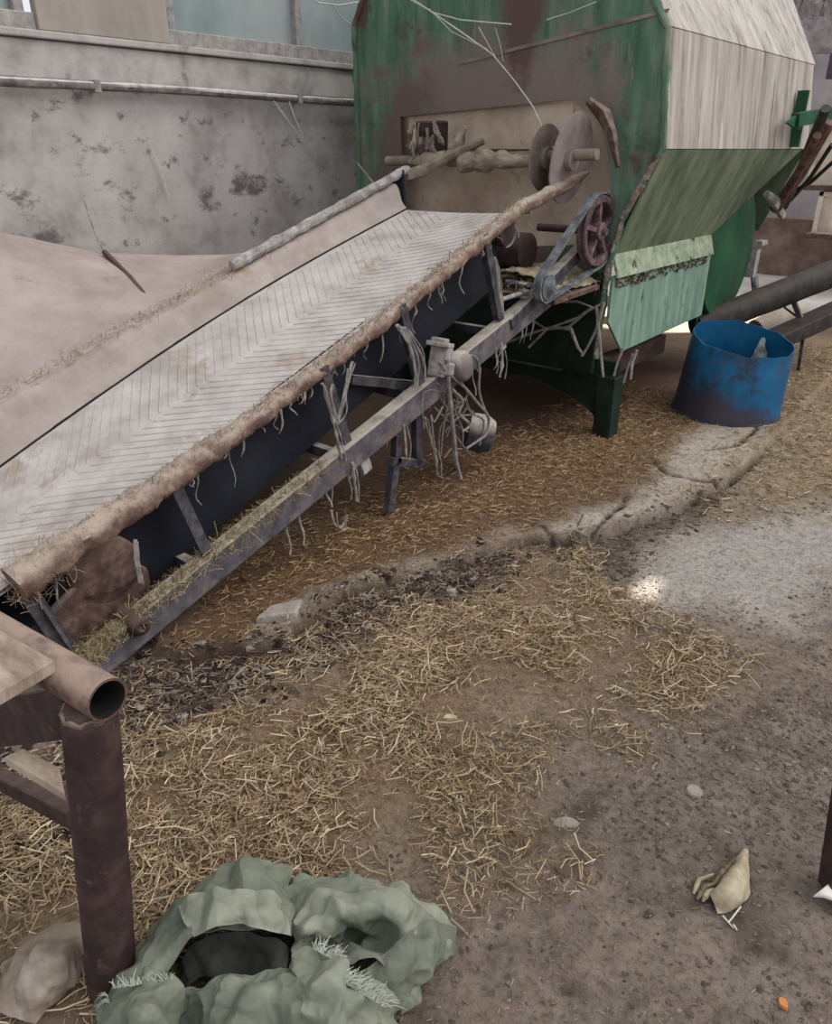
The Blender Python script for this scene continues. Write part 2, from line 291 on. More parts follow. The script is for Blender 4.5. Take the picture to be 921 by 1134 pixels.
def npmesh(name, V, F, cols, m, smooth=False, label=None, cat=None, kind=None, parent=None):
    """V (n,3), F (m,k) equal-sided faces, cols (n,3) linear"""
    me = bpy.data.meshes.new(name); me.vertices.add(len(V)); me.vertices.foreach_set('co', np.ascontiguousarray(V, dtype=np.float32).ravel())
    k = F.shape[1]; me.loops.add(F.size); me.loops.foreach_set('vertex_index', F.astype(np.int32).ravel())
    me.polygons.add(len(F)); me.polygons.foreach_set('loop_start', np.arange(0, F.size, k, dtype=np.int32)); me.polygons.foreach_set('loop_total', np.full(len(F), k, dtype=np.int32))
    me.update(calc_edges=True)
    if cols is not None:
        a = me.color_attributes.new('Col', 'FLOAT_COLOR', 'POINT'); a.data.foreach_set('color', np.concatenate([cols, np.ones((len(cols), 1))], 1).astype(np.float32).ravel())
    me.polygons.foreach_set('use_smooth', [smooth]*len(F)); me.materials.append(MATS[m]); me.validate()
    o = bpy.data.objects.new(name, me); C.objects.link(o); LOC[o.name] = Vector((0, 0, 0))
    if parent is not None: o.parent = parent; o.location = -LOC[parent.name]
    if label: tag(o, label, cat)
    if kind: o['kind'] = kind
    return o

# ------------------------------------------------------------------ ground maps (world x, y)
_T = [rng.random((256, 256)) for _ in range(6)]
def vnoise(x, y, f, k=0):
    x = np.asarray(x)*f+31.7*k; y = np.asarray(y)*f+17.3*k; xi = np.floor(x).astype(int); yi = np.floor(y).astype(int); fx = x-xi; fy = y-yi
    fx = fx*fx*(3-2*fx); fy = fy*fy*(3-2*fy); T = _T[k % 6]; g = lambda a, b: T[a % 256, b % 256]
    return (g(xi, yi)*(1-fx)+g(xi+1, yi)*fx)*(1-fy)+(g(xi, yi+1)*(1-fx)+g(xi+1, yi+1)*fx)*fy
def fbm(x, y, f, k=0, o=4):
    s = 0; a = 1; t = 0
    for i in range(o): s = s+a*vnoise(x, y, f*2.03**i, k+i); t += a; a *= 0.55
    return s/t
def gp(*pts): return np.array([tuple(at(a, b).xy) for a, b in pts])
def pdist(x, y, P, closed=False):
    n = len(P); d = np.full(np.shape(x), 1e9)
    for i in range(n if closed else n-1):
        a = P[i]; b = P[(i+1) % n]; ab = b-a; t = np.clip(((x-a[0])*ab[0]+(y-a[1])*ab[1])/(ab@ab+1e-12), 0, 1)
        d = np.minimum(d, np.hypot(x-a[0]-t*ab[0], y-a[1]-t*ab[1]))
    return d
def inside(x, y, P):
    r = np.zeros(np.shape(x), bool); n = len(P)
    for i in range(n):
        a = P[i]; b = P[(i+1) % n]
        c = ((a[1] > y) != (b[1] > y)) & (x < (b[0]-a[0])*(y-a[1])/(b[1]-a[1]+1e-12)+a[0]); r ^= c
    return r
def soft(x, y, P, w=0.08, nz=0.12, f=6, k=0):
    s = np.where(inside(x, y, P), 1, -1)*pdist(x, y, P, True)+(fbm(x, y, f, k)-0.5)*2*nz
    return np.clip(s/w*0.5+0.5, 0, 1)
CRACK = gp((845, 497), (838, 506), (800, 538), (768, 552), (738, 570), (705, 580), (655, 596), (640, 606), (612, 604), (585, 600), (560, 604), (530, 618), (512, 634), (486, 630), (455, 634), (430, 648), (400, 652), (378, 662), (352, 682), (325, 700), (322, 722), (290, 724), (255, 722), (200, 735))
SLABP = np.vstack([CRACK, np.array([[-2.2, 0.9], [-3.9, 0.9], [-3.9, 7.5], [-1.2, 7.5]])])
STRIP = gp((845, 497), (800, 538), (738, 570), (655, 596), (612, 604), (590, 600), (640, 575), (700, 560), (735, 530), (740, 508), (780, 470), (850, 470))
STRIP2 = gp((612, 604), (560, 604), (512, 634), (430, 648), (378, 662), (325, 700), (322, 722), (270, 724), (285, 700), (350, 660), (420, 635), (500, 618), (560, 590))
PALE = gp((698, 628), (742, 592), (800, 584), (921, 556), (1000, 540), (1000, 620), (921, 640), (880, 700), (800, 672), (720, 684))
PALE2 = gp((700, 760), (921, 900), (921, 1010), (830, 1000), (700, 880))
HARD = gp((650, 685), (690, 700), (560, 860), (480, 920), (430, 1010), (380, 930), (500, 820), (560, 770))
STRAW = gp((0, 1190), (-60, 900), (80, 850), (190, 785), (300, 762), (390, 712), (440, 672), (520, 640), (560, 618), (610, 612), (650, 640), (690, 690), (760, 722), (785, 748), (740, 770), (690, 770), (640, 800), (570, 790), (550, 850), (555, 930), (500, 950), (430, 925), (380, 960), (340, 975), (250, 990), (120, 1150))
STRAWB = gp((250, 700), (330, 600), (440, 560), (560, 500), (700, 440), (790, 452), (770, 490), (700, 540), (620, 560), (540, 600), (440, 620), (340, 670), (300, 705))
STRAWC = gp((800, 560), (840, 500), (870, 440), (890, 380), (990, 380), (1000, 540), (900, 560))
DARK = gp((120, 800), (150, 740), (280, 724), (330, 706), (380, 664), (430, 650), (500, 636), (545, 612), (575, 618), (540, 650), (470, 668), (420, 690), (370, 730), (290, 760), (180, 800), (150, 830))
DARK2 = gp((600, 610), (660, 600), (740, 574), (800, 545), (770, 570), (700, 600), (690, 640), (650, 640))
DARKL = gp((-80, 1000), (-80, 820), (60, 850), (90, 900), (60, 960), (0, 985))
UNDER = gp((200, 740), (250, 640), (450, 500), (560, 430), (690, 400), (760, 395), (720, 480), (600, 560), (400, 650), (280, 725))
CR2 = [gp((722, 518), (738, 532), (775, 540), (792, 541)), gp((655, 596), (672, 578), (690, 566), (694, 552)), gp((782, 505), (812, 500), (838, 480)), gp((612, 604), (600, 590), (580, 588)), gp((430, 648), (410, 636), (380, 640))]
def heights(x, y):
    h = (fbm(x, y, 3, 0)-0.5)*0.02 + (fbm(x, y, 14, 2)-0.5)*0.012
    ins = np.where(inside(x, y, SLABP), 1, -1)*pdist(x, y, CRACK) + (fbm(x, y, 30, 4)-0.5)*0.012
    up = np.clip(ins/0.012+0.5, 0, 1)
    h = h*(1-0.6*up) + up*0.032
    d = -ins; gap = np.exp(-((d-0.018)/0.015)**2)*(x < 3)*np.clip(fbm(x, y, 7, 5)*2.2-0.5, 0, 1); h = h-0.04*gap
    c2 = np.zeros_like(h)
    for P in CR2: c2 = np.maximum(c2, np.exp(-((pdist(x, y, P)+(fbm(x, y, 25, 1)-0.5)*0.03)/0.010)**2))
    gap = np.maximum(gap, c2*0.9); h = h-0.02*c2
    s = soft(x, y, STRAW, 0.25, 0.1, 5, 1); h = h+s*(0.012+0.014*fbm(x, y, 9, 3))
    s = soft(x, y, DARK, 0.12, 0.05, 8, 1); h = h+s*(fbm(x, y, 26, 3)-0.45)*0.035
    s = soft(x, y, PALE, 0.15, 0.06, 8, 3); h = h*(1-0.75*s)
    rough = np.clip(1-soft(x, y, PALE, 0.2, 0.1)-up, 0, 1)*np.clip(fbm(x, y, 2.2, 4)*3-1.1, 0, 1); h = h+rough*np.abs(fbm(x, y, 30, 5)-0.5)*0.03
    return h, up, gap
def L3(c): return np.array(lin(c)[:3])
def ground_col(x, y, up, gap):
    n = fbm(x, y, 7, 1)[:, None]; n2 = fbm(x, y, 28, 2)[:, None]; n3 = fbm(x, y, 60, 3)[:, None]
    c = L3((118, 105, 95))*(1-n)+L3((152, 138, 127))*n
    c = c*(0.72+0.56*n2)
    def mixin(c, m, col, a=1.0):
        m = (m*a)[:, None]; return c*(1-m)+L3(col)*m*(0.8+0.4*n2)
    c = mixin(c, soft(x, y, PALE2, 0.3, 0.2, 6, 2), (134, 124, 116), 0.7)
    blot = np.clip(fbm(x, y, 5, 5)*6-3.5, 0, 1); c = mixin(c, blot, (152, 140, 130), 0.5)
    blot = np.clip(fbm(x, y, 9, 3)*6-3.7, 0, 1); c = mixin(c, blot, (82, 70, 62), 0.7)
    c = mixin(c, up, (112, 90, 72), 0.8)
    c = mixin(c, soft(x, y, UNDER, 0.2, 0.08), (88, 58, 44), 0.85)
    c = mixin(c, soft(x, y, STRAWB, 0.25, 0.1), (140, 110, 76), 0.7)
    c = mixin(c, soft(x, y, STRIP, 0.06, 0.05, 10, 4), (188, 178, 166))
    c = mixin(c, soft(x, y, STRIP2, 0.03, 0.02, 14, 4), (158, 144, 130))
    c = mixin(c, soft(x, y, PALE, 0.10, 0.07, 8, 3), (182, 175, 169))
    c = mixin(c, soft(x, y, HARD, 0.06, 0.04, 9, 2), (152, 138, 120), 0.6)
    c = mixin(c, soft(x, y, STRAW, 0.2, 0.08, 5, 1), (142, 120, 94), 0.85)
    c = mixin(c, soft(x, y, STRAWC, 0.25, 0.1, 5, 1), (170, 150, 118), 0.7)
    c = mixin(c, soft(x, y, DARK, 0.06, 0.05, 8, 1), (64, 52, 46), 0.95)
    c = mixin(c, soft(x, y, DARK2, 0.06, 0.04, 8, 1), (86, 72, 62), 0.8)
    c = mixin(c, soft(x, y, DARKL, 0.06, 0.04, 8, 1), (58, 46, 46), 0.9)
    c = mixin(c, np.clip(gap*1.3, 0, 1), (44, 36, 32))
    return c*(0.85+0.3*n3)

def grid_floor(x0, x1, y0, y1, st):
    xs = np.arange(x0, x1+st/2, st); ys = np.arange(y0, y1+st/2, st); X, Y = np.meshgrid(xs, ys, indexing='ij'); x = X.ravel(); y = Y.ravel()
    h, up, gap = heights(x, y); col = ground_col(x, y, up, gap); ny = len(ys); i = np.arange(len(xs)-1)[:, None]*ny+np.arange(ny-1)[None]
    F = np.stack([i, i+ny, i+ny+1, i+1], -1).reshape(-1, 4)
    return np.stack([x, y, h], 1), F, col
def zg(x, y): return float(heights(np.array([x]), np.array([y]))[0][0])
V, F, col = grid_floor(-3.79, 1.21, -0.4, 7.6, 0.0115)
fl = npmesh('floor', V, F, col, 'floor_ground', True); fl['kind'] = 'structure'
# outer yard beyond the shed floor
yb = MB(); yb.box((0.5, 13.6, -0.045), (22, 12.0, 0.05)); yb.box((6.2, 3.4, -0.045), (10, 8.4, 0.05)); yb.box((-2, -2.9, -0.045), (16, 5, 0.05))
o = yb.build('floor', 'yard', smooth=0); o['kind'] = 'structure'

# ------------------------------------------------------------------ wall with windows
wl = MB(); WX = -3.79
def wallbox(y0, y1, z0, z1, x0=WX-0.24, x1=WX): wl.box(((x0+x1)/2, (y0+y1)/2, (z0+z1)/2), (x1-x0, y1-y0, z1-z0))
wallbox(-1.5, 7.5, -0.05, 1.86); wallbox(-1.5, 7.5, 3.1, 3.6)
wallbox(-1.5, 0.8, 1.86, 3.1); wallbox(5.2, 7.5, 1.86, 3.1)
o = wl.build('wall_left', 'wall_plaster', smooth=0); o['kind'] = 'structure'
lg = MB(); lg.box((WX+0.012, 3.0, 1.755), (0.03, 8.9, 0.15)); lg.box((WX+0.02, 3.0, 1.85), (0.06, 8.9, 0.03))
o = lg.build('trim_1', 'ledge_plaster', bevel=0.006, smooth=0); o['kind'] = 'structure'
def window(name, y0, y1, panes, pm='dusty_glass'):
    f = MB(); x = WX-0.05; z0 = 1.865; z1 = 3.1
    f.box((x, (y0+y1)/2, z0+0.035), (0.09, y1-y0, 0.07)); f.box((x, (y0+y1)/2, z1-0.03), (0.07, y1-y0, 0.06))
    for yy in panes: f.box((x, yy, (z0+z1)/2), (0.07, 0.045, z1-z0))
    fo = f.build(name, 'frame_dusty', bevel=0.004, smooth=0); fo['kind'] = 'structure'
    for a, b in zip(panes[:-1], panes[1:]):
        g = MB(); g.box((x-0.01, (a+b)/2, (z0+z1)/2+0.02), (0.012, b-a-0.045, z1-z0-0.1)); g.build('pane', pm, fo, smooth=0)
window('window_1', 2.62, 5.2, [2.65, 3.50, 4.3, 5.17])
window('window_2', 0.8, 1.95, [0.83, 1.89])
wb = MB(); wb.box((WX-0.01, 2.28, 2.48), (0.05, 0.66, 1.22)); tag(wb.build('window_board', 'board_tan', bevel=0.004, smooth=0), 'tan dusty board filling the wall opening between the two windows', 'board')
cp = MB(); cp.tube([(WX+0.055, y, 1.662+0.004*math.sin(y*3)) for y in np.linspace(-1.4, 7.4, 60)], 0.02, 10, nz=0.12)
wp = cp.build('wall_pipe', 'pipe_grey'); tag(wp, 'thin grey dusty pipe running along the plaster wall under the windows', 'pipe')
for y in (0.9, 2.15, 3.4, 4.65):
    cl = MB(); cl.box((WX+0.036, y, 1.662), (0.08, 0.03, 0.05)); cl.build('pipe_clip', 'frame_dusty', wp, smooth=0)

# ------------------------------------------------------------------ green drum machine
YF = 3.58; XL = -3.44; XR = -1.58
mx = thing('feed_mixer', (-2.5, 4.6, 0), 'large green octagonal drum machine with dusty sides standing against the wall behind the conveyor', 'machine')
OUT = [(XL, 1.18), (XL, 2.02), (XL+0.25, 2.42), (XR-0.42, 2.42), (XR-0.04, 1.86), (XR, 1.40), (XR-0.15, 1.11), (XR-0.20, 0.86), (XR-0.22, 0.43), (-2.0, 0.33), (-3.1, 0.33), (-3.25, 0.80)]
HOLE = [(-3.10, 1.0), (-3.12, 1.56), (-2.06, 1.61), (-1.9, 1.55), (-1.82, 1.30), (-1.80, 1.12), (-1.85, 0.98), (-2.5, 0.92)]
def ringface(mb, out, hole, y, mi=0):      # planar ring cut by triangulation
    bm = bmesh.new(); a = [bm.verts.new((x, y, z)) for x, z in out]; b = [bm.verts.new((x, y, z)) for x, z in hole]
    ed = [bm.edges.new((a[i], a[(i+1) % len(a)])) for i in range(len(a))] + [bm.edges.new((b[i], b[(i+1) % len(b)])) for i in range(len(b))]
    bmesh.ops.triangle_fill(bm, use_beauty=True, use_dissolve=False, edges=ed)
    bm.verts.index_update(); mb.add([v.co.copy() for v in bm.verts], [tuple(v.index for v in f.verts) for f in bm.faces], mi); bm.free()
ep = MB(); ringface(ep, OUT, HOLE, YF); ringface(ep, OUT, HOLE, YF+0.012)
for P in (OUT, HOLE):
    for i in range(len(P)):
        a = P[i]; b = P[(i+1) % len(P)]; ep.add([(a[0], YF, a[1]), (b[0], YF, b[1]), (b[0], YF+0.012, b[1]), (a[0], YF+0.012, a[1])], [(0, 1, 2, 3)])
epo = ep.build('end_plate', 'green_plate', mx, smooth=0, fix=True)
# overlapping repair sheet edge across the plate
sm = MB(); sm.prism([(-2.72, YF-0.006, 1.80), (XR-0.045, YF-0.006, 1.93), (XR-0.05, YF-0.006, 1.915), (-2.72, YF-0.006, 1.785)], (0, 0.006, 0)); sm.build('sheet_seam', 'dark_tan', epo, smooth=0)
# rim round the plate, lumpy with old straw
def ring_pts(P, y, st=0.04, sub=True):
    pts = []
    for i in range(len(P)-1):
        a = Vector((P[i][0], y, P[i][1])); b = Vector((P[i+1][0], y, P[i+1][1])); n = max(1, int((b-a).length/st))
        pts += [a.lerp(b, k/n) for k in range(n)]
    pts.append(Vector((P[-1][0], y, P[-1][1]))); return pts
rim = MB(); rim.tube(ring_pts(OUT[:9], YF-0.004, 0.025), 0.016, 8, nz=0.5, nf=40)
rim.build('rim', 'green_plate', mx)
rc = MB(); rc.tube(ring_pts([(XR-0.005, 1.38)]+OUT[6:9], YF-0.010, 0.012), 0.013, 8, nz=0.6, nf=60); rc.build('straw_crust', 'edge_crust', mx)['kind'] = 'stuff'
# shell panels going back
YB = 5.75
def panel(x0, z0, x1, z1, ya, yb, m, name, ya2=None, yb2=None, t=0.012):
    p = MB(); ya2 = ya if ya2 is None else ya2; yb2 = yb if yb2 is None else yb2; A = [Vector((x0, ya, z0)), Vector((x1, ya2, z1)), Vector((x1, yb2, z1)), Vector((x0, yb, z0))]
    n = (A[1]-A[0]).cross(A[3]-A[0]).normalized(); p.prism(A, n*t); return p.build(name, m, mx, smooth=0)
panel(XR-0.42, 2.42, XR-0.04, 1.86, YF, 5.98, 'pale_shell', 'top_panel', yb2=5.72)
panel(XR-0.04, 1.86, XR, 1.40, YF, YB-0.06, 'pale_shell', 'side_panel', yb2=YB)
panel(XL+0.25, 2.42, XR-0.42, 2.42, YF, 5.98, 'pale_shell', 'roof_panel')
panel(XL, 1.18, XL, 2.02, YF, YB, 'green_plate', 'wall_side_panel')
panel(XL, 2.02, XL+0.25, 2.42, YF, YB, 'green_plate', 'wall_side_top')
# back plate
bk = MB(); bk.prism([(x, YB, z) for x, z in [(XL, 1.18), (XL, 2.02), (XL+0.25, 2.42), (XR-0.42, 2.42), (XR-0.04, 1.86), (XR, 1.40), (XR-0.2, 0.9), (-3.25, 0.80)]], (0, 0.02, 0)); bk.build('back_plate', 'green_lower', mx, smooth=0)
# lower hopper, sloping in
YC = 4.78
panel(XR, 1.40, XR-0.20, 0.92, YF, YB-0.12, 'green_lower', 'hopper_panel', yb2=YC)
fl_ = MB(); fl_.prism([(XR-0.20, YF, 0.92), (XR-0.13, YF, 0.90), (XR-0.13, YC, 0.90), (XR-0.20, YC, 0.92)], (0, 0, -0.05)); fl_.prism([(XR-0.205, YF, 0.93), (XR-0.14, YF, 0.855), (XR-0.14, YC, 0.855), (XR-0.205, YC, 0.93)], (0.02, 0, 0.0))
panel(XR-0.19, 0.94, XR-0.155, 0.83, YF, YC+0.04, 'pale_flange', 'flange')
fg = MB()
for k in range(220):
    y = YF+0.02+random.random()*(YC-YF-0.04); s = random.uniform(0.004, 0.011); fg.box((XR-0.163+random.uniform(-.004, .004), y, 0.815+random.uniform(-0.035, 0.015)), (s, s*2.2, s), Matrix.Rotation(random.random()*3, 3, 'Z'))
fg.build('caked_dirt', 'wood_edge', mx)['kind'] = 'stuff'
tb = MB(); pts = [Vector((XR-0.165, YF-0.01, 0.84)), Vector((XR-0.165, YC+0.05, 0.84)), Vector((XR-0.165, YC+0.05, 0.47)), Vector((XR-0.165, 3.76, 0.44)), Vector((XR-0.165, YF-0.01, 0.62))]
tb.prism(pts, (-0.014, 0, 0)); tb.build('side_skirt', 'teal_band', mx, smooth=0)
# sloping hopper end in shade and the round guards behind
he = MB(); he.add([(XR, YB-0.12, 1.40), (XR-0.20, YC, 0.92), (XR-0.17, YC, 0.42), (XR-0.6, YC+0.25, 0.42), (XR-0.30, YB-0.05, 1.40)], [(0, 1, 2, 3, 4)]); he.build('hopper_end', 'bright_green', mx, smooth=0)
def guard(cx, cy, cz, r, w_, nm, m):
    g = MB(); g.lathe([(0, 0), (r*0.5, 0.0), (r*0.985, 0.03), (r, 0.05), (r, w_)], (cx, cy, cz), (-1, 0, 0), 56); return g.build(nm, m, mx, smooth=50)
guard(XR-0.15, 5.20, 0.82, 0.42, 0.38, 'drive_guard', 'bright_green')
guard(XR-0.25, 5.46, 0.84, 0.40, 0.3, 'rear_guard', 'dark_green')
gm = MB(); gm.box((XR-0.17, 5.63, 0.70), (0.07, 0.07, 0.18)); gm.box((XR-0.14, 5.66, 0.83), (0.05, 0.12, 0.03)); gm.tube([(XR-0.13, 5.60, 0.62), (XR-0.11, 5.62, 0.52), (XR-0.15, 5.64, 0.45)], 0.025, 8, nz=0.5); gm.build('drive_bearing', 'box_grey', mx)
# base frame: arch skirt and legs
ar = MB(); A = [(-1.66, 0.43), (-1.66, 0.17)]
A = [(-3.2, 0.42), (-1.68, 0.42), (-1.68, 0.10)] + [(-1.76-0.40*math.sin(t)*1.0+0.0, 0.10+0.155*math.sin(t)**0.6 if t > 0 else 0.10) for t in np.linspace(0.0, math.pi/2, 8)][0:] + [(-2.9, 0.26), (-2.98, 0.10), (-3.2, 0.10)]
ar.prism([(x, YF+0.02, z) for x, z in A], (0, 0.03, 0)); ar.build('arch_skirt', 'dark_green', mx, smooth=0)
fp = MB(); fp.box((-2.49, YF-0.02, 0.60), (1.38, 0.03, 0.50)); fp.build('lower_front_panel', 'dark_green', mx, smooth=0)
for (x, y) in ((-1.715, YF+0.02), (-3.15, YF+0.03), (-1.80, 5.3), (-3.15, 5.5)):
    l = MB(); l.box((x, y, 0.17), (0.10, 0.10, 0.36)); l.box((x, y, -0.002), (0.13, 0.13, 0.035)); l.build('leg', 'dark_green', mx, bevel=0.006, smooth=0)
for x in (-1.82, -3.1):
    sb = MB(); sb.box((x, 4.02, 0.36), (0.07, 0.8, 0.10)); sb.build('base_rail', 'rust_dark', mx, smooth=0)
# interior trough
it = MB(); n = 16
prof = [(YF+0.02, 1.63), (YF+0.06, 1.52), (YF+0.12, 1.38), (YF+0.16, 1.22), (YF+0.13, 1.05), (YF+0.08, 0.95), (YF+0.02, 0.88)]
it.patch([[(x, y, z) for x in (-3.2, -2.7, -2.2, -1.78)] for y, z in prof], 40, 20, wr=0.01, wf=5)
for x in (-3.2, -1.78): it.add([(x, y, z) for y, z in prof], [tuple(range(len(prof)))])
it.build('inner_trough', 'interior_tan', mx, smooth=60, fix=False)
ul = MB(); ul.prism([(-3.08, YF+0.03, 1.40), (-3.08, YF+0.03, 1.56), (-2.06, YF+0.03, 1.60), (-2.06, YF+0.03, 1.40)], (0, 0.012, 0)); ul.build('inner_baffle', 'interior_tan', mx, smooth=0)
# rotor shaft wrapped in twine and straw
ZS = 1.36; YS = 3.36
sh = MB(); sh.tube([(x, YS, ZS+(x+2.4)*0.03) for x in np.linspace(-3.02, -1.78, 24)], 0.024, 12); sho = sh.build('rotor_shaft', 'dark_tan', mx)
wr = MB(); xs = np.linspace(-2.66, -2.09, 60); rr = [0.030+0.026*math.exp(-((x+2.45)/0.13)**2)+0.006*math.sin(x*60)*(x < -2.25) for x in xs]
wr.tube([(x, YS-0.004, ZS-0.012*math.sin((x+2.66)*5)) for x in xs], rr, 18, nz=0.28, nf=14); wr.build('straw_wrapping', 'bundle', sho)
w2 = MB(); w2.tube([(-2.55+0.02*i, YS-0.02, ZS+0.05+0.035*i-0.002*i*i) for i in range(4)], [0.035, 0.028, 0.02, 0.01], 10, nz=0.8, nf=30); w2.tube([(-2.84, YS-0.02, ZS-0.02), (-2.7, YS-0.05, ZS-0.01), (-2.6, YS-0.03, ZS)], [0.02, 0.04, 0.03], 12, nz=0.5, nf=20); w2.build('straw_tuft', 'bundle', sho)
for cx_, r_, ry, m_, nm in ((-2.05, 0.145, 0.0, 'disc_steel', 'rotor_disc'), (-1.92, 0.17, 0.0, 'disc_mauve', 'rotor_disc')):
    d = MB(); n = 40; vs = []
    for sgn in (-1, 1):
        vs.append(Vector((cx_+sgn*0.004+0.02*0, YS+0.02, ZS)))
        for k in range(n):
            a = 2*math.pi*k/n; tw = 0.03*math.sin(a) if m_ == 'disc_mauve' else 0
            vs.append(Vector((cx_+sgn*0.004+tw, YS+0.02+math.cos(a)*r_, ZS+math.sin(a)*r_*(1.12 if m_ == 'disc_mauve' else 1))))
    fs = [(0, 1+k, 1+(k+1) % n) for k in range(n)]+[(n+1, n+2+(k+1) % n, n+2+k) for k in range(n)]+[(1+k, n+2+k, n+2+(k+1) % n, 1+(k+1) % n) for k in range(n)]
    d.add(vs, fs); d.lathe([(0.05, -0.03), (0.05, 0.03)], (cx_, YS+0.0, ZS), (1, 0, 0), 16); d.build(nm, m_, sho, smooth=40)
bl = MB(); bl.tube([at(652, 112, 'y', 3.5), at(668, 128, 'y', 3.5), at(678, 150, 'y', 3.48), at(684, 185, 'y', 3.46)], [0.02, 0.028, 0.022, 0.01], 10, nz=0.5, nf=40); bl.build('paddle_blade', 'rust_brown', sho)
br = MB(); br.box(at(478, 158, 'y', YS+0.03), (0.14, 0.10, 0.20)); br.lathe([(0.055, 0), (0.06, 0.03), (0.035, 0.04), (0.035, 0.07)], at(474, 166, 'y', YS), (0.3, -1, 0), 20); bro = br.build('shaft_bearing', 'rust_dark', mx, bevel=0.01)
# bracket arm on the side and the rods
bk = MB(); P0 = at(868, 134, 'x', XR); P1 = at(884, 130, 'x', XR+0.05); 
bk.prism([at(868, 136, 'x', XR+0.06), at(884, 124, 'x', XR+0.06), at(884, 146, 'x', XR+0.06)], (0.02, 0, 0)); bk.bar(at(880, 133, 'x', XR+0.07), at(930, 124, 'x', XR+0.22), 0.06, 0.07); bk.box(at(884, 132, 'x', XR+0.03), (0.06, 0.03, 0.30)); bk.build('side_bracket', 'bright_green', mx, smooth=0)
for i, (a, b, r_) in enumerate((((918, 135), (858, 232), 0.035), ((914, 120), (868, 228), 0.028), ((921, 160), (875, 222), 0.012), ((930, 172), (872, 216), 0.012), ((905, 150), (862, 226), 0.02))):
    h = MB(); p = at(*a, 'x', XR+0.28+0.02*i); q = at(*b, 'x', XR+0.02); mid = p.lerp(q, 0.5)+Vector((0, 0, -0.03)); h.tube([p.lerp(mid, t) for t in (0, .5)]+[mid, mid.lerp(q, .5), q], r_, 10, nz=0.15); h.build('lift_rod', ('hose_red', 'black_tube', 'black_tube', 'black_tube', 'hose_red')[i], mx)
hb = MB(); hb.tube([at(848, 214, 'x', XR), at(856, 222, 'x', XR+0.03), at(866, 240, 'x', XR+0.03)], [0.02, 0.03, 0.02], 8, nz=0.4); hb.build('rod_clevis', 'box_grey', mx)
# inlet ledge with straw, between conveyor and plate corner
le = MB(); le.prism([(-2.35, 3.12, 0.80), (-1.80, 3.12, 0.78), (-1.80, 3.57, 0.80), (-2.35, 3.57, 0.80)], (0, 0, -0.02)); leo = le.build('inlet_ledge', 'rust_brown', mx, smooth=0)
ls = MB(); ls.patch([[(x, y, 0.805+h) for x, h in ((-2.3, .02), (-2.1, .07), (-1.95, .06), (-1.815, 0.005))] for y in (3.15, 3.3, 3.45, 3.56)], 30, 30, wr=0.02, wf=30, thick=0.005); ls.build('chaff_pile', 'corn_husk', leo)['kind'] = 'stuff'

# ------------------------------------------------------------------ belt conveyor
SL = 0.345
def bz(y, x=-1.95):
    u = min(1.0, max(0.0, (y-0.6)/2.35)); sag = math.sin(math.pi*u); k = (x+1.95)/-0.58
    return 1.152-SL*(2.95-y)-0.012*k + sag*(-0.045*(1-k)+0.055*k)
cv = thing('belt_conveyor', (-2.2, 1.9, 0), 'long inclined conveyor with dusty grey chevron belt rising into the green drum', 'conveyor')
b = MB(); ys = np.linspace(0.60, 2.95, 120); xs = np.linspace(-2.535, -1.955, 24)
G = [[Vector((x, y, bz(y, x)-0.005*math.sin(math.pi*(x+2.535)/0.58))) for x in xs] for y in ys]
vs = [q for r in G for q in r]; W = len(xs)
b.add(vs, [(i*W+j, i*W+j+1, (i+1)*W+j+1, (i+1)*W+j) for i in range(len(ys)-1) for j in range(W-1)])
nv = len(vs); b.add([q+Vector((0, 0, -0.014)) for q in vs], [(i*W+j, (i+1)*W+j, (i+1)*W+j+1, i*W+j+1) for i in range(len(ys)-1) for j in range(W-1)])
# end wrap round the head and tail rollers
for yy, dy in ((2.95, 1), (0.60, -1)):
    n = 10; rows = []
    for k in range(n+1):
        a = math.pi*k/n; rows.append([Vector((x, yy+dy*0.07*math.sin(a), bz(yy, x)-0.07+0.07*math.cos(a)-0.005*math.sin(math.pi*(x+2.535)/0.58)*(1-k/n))) for x in xs])
    b.add([q for r in rows for q in r], [(i*W+j, i*W+j+1, (i+1)*W+j+1, (i+1)*W+j) for i in range(n) for j in range(W-1)])
belt = b.build('belt', 'belt_dust', cv, smooth=50, fix=False)
# moulded chevron ribs on the belt
cb = MB(); gb = MB()
def bpt(x, y, up_=0.0): return Vector((x, y, bz(y, x)-0.005*math.sin(math.pi*(x+2.535)/0.58)+up_))
for yk in np.arange(0.30, 2.95, 0.040):
    for (xa, xb) in ((-2.51, -2.26), (-2.24, -1.99)):
        pts = []
        for t in np.linspace(0, 1, 9):
            x = xa+(xb-xa)*t; y = yk + (abs(x+2.25))*0.75
            if 0.6 <= y <= 2.95: pts.append(bpt(x, y, 0.0008))
        if len(pts) > 2: cb.tube(pts, [max(0.0004, 0.0020+0.003*noise.noise(p*7)) for p in pts], 5, flat=0.8)
cbo = cb.build('chevron_rib', 'belt_dust', belt); cbo['kind'] = 'stuff'
cr = MB(); cr.tube([Vector((-2.54+0.004*noise.noise(Vector((0, y*4, 0))), y, bz(y, -2.54)+0.003)) for y in np.linspace(0.6, 2.95, 90)], 0.0032, 6, flat=0.8); cr.build('belt_edge_gap', 'navy_dark', cv)
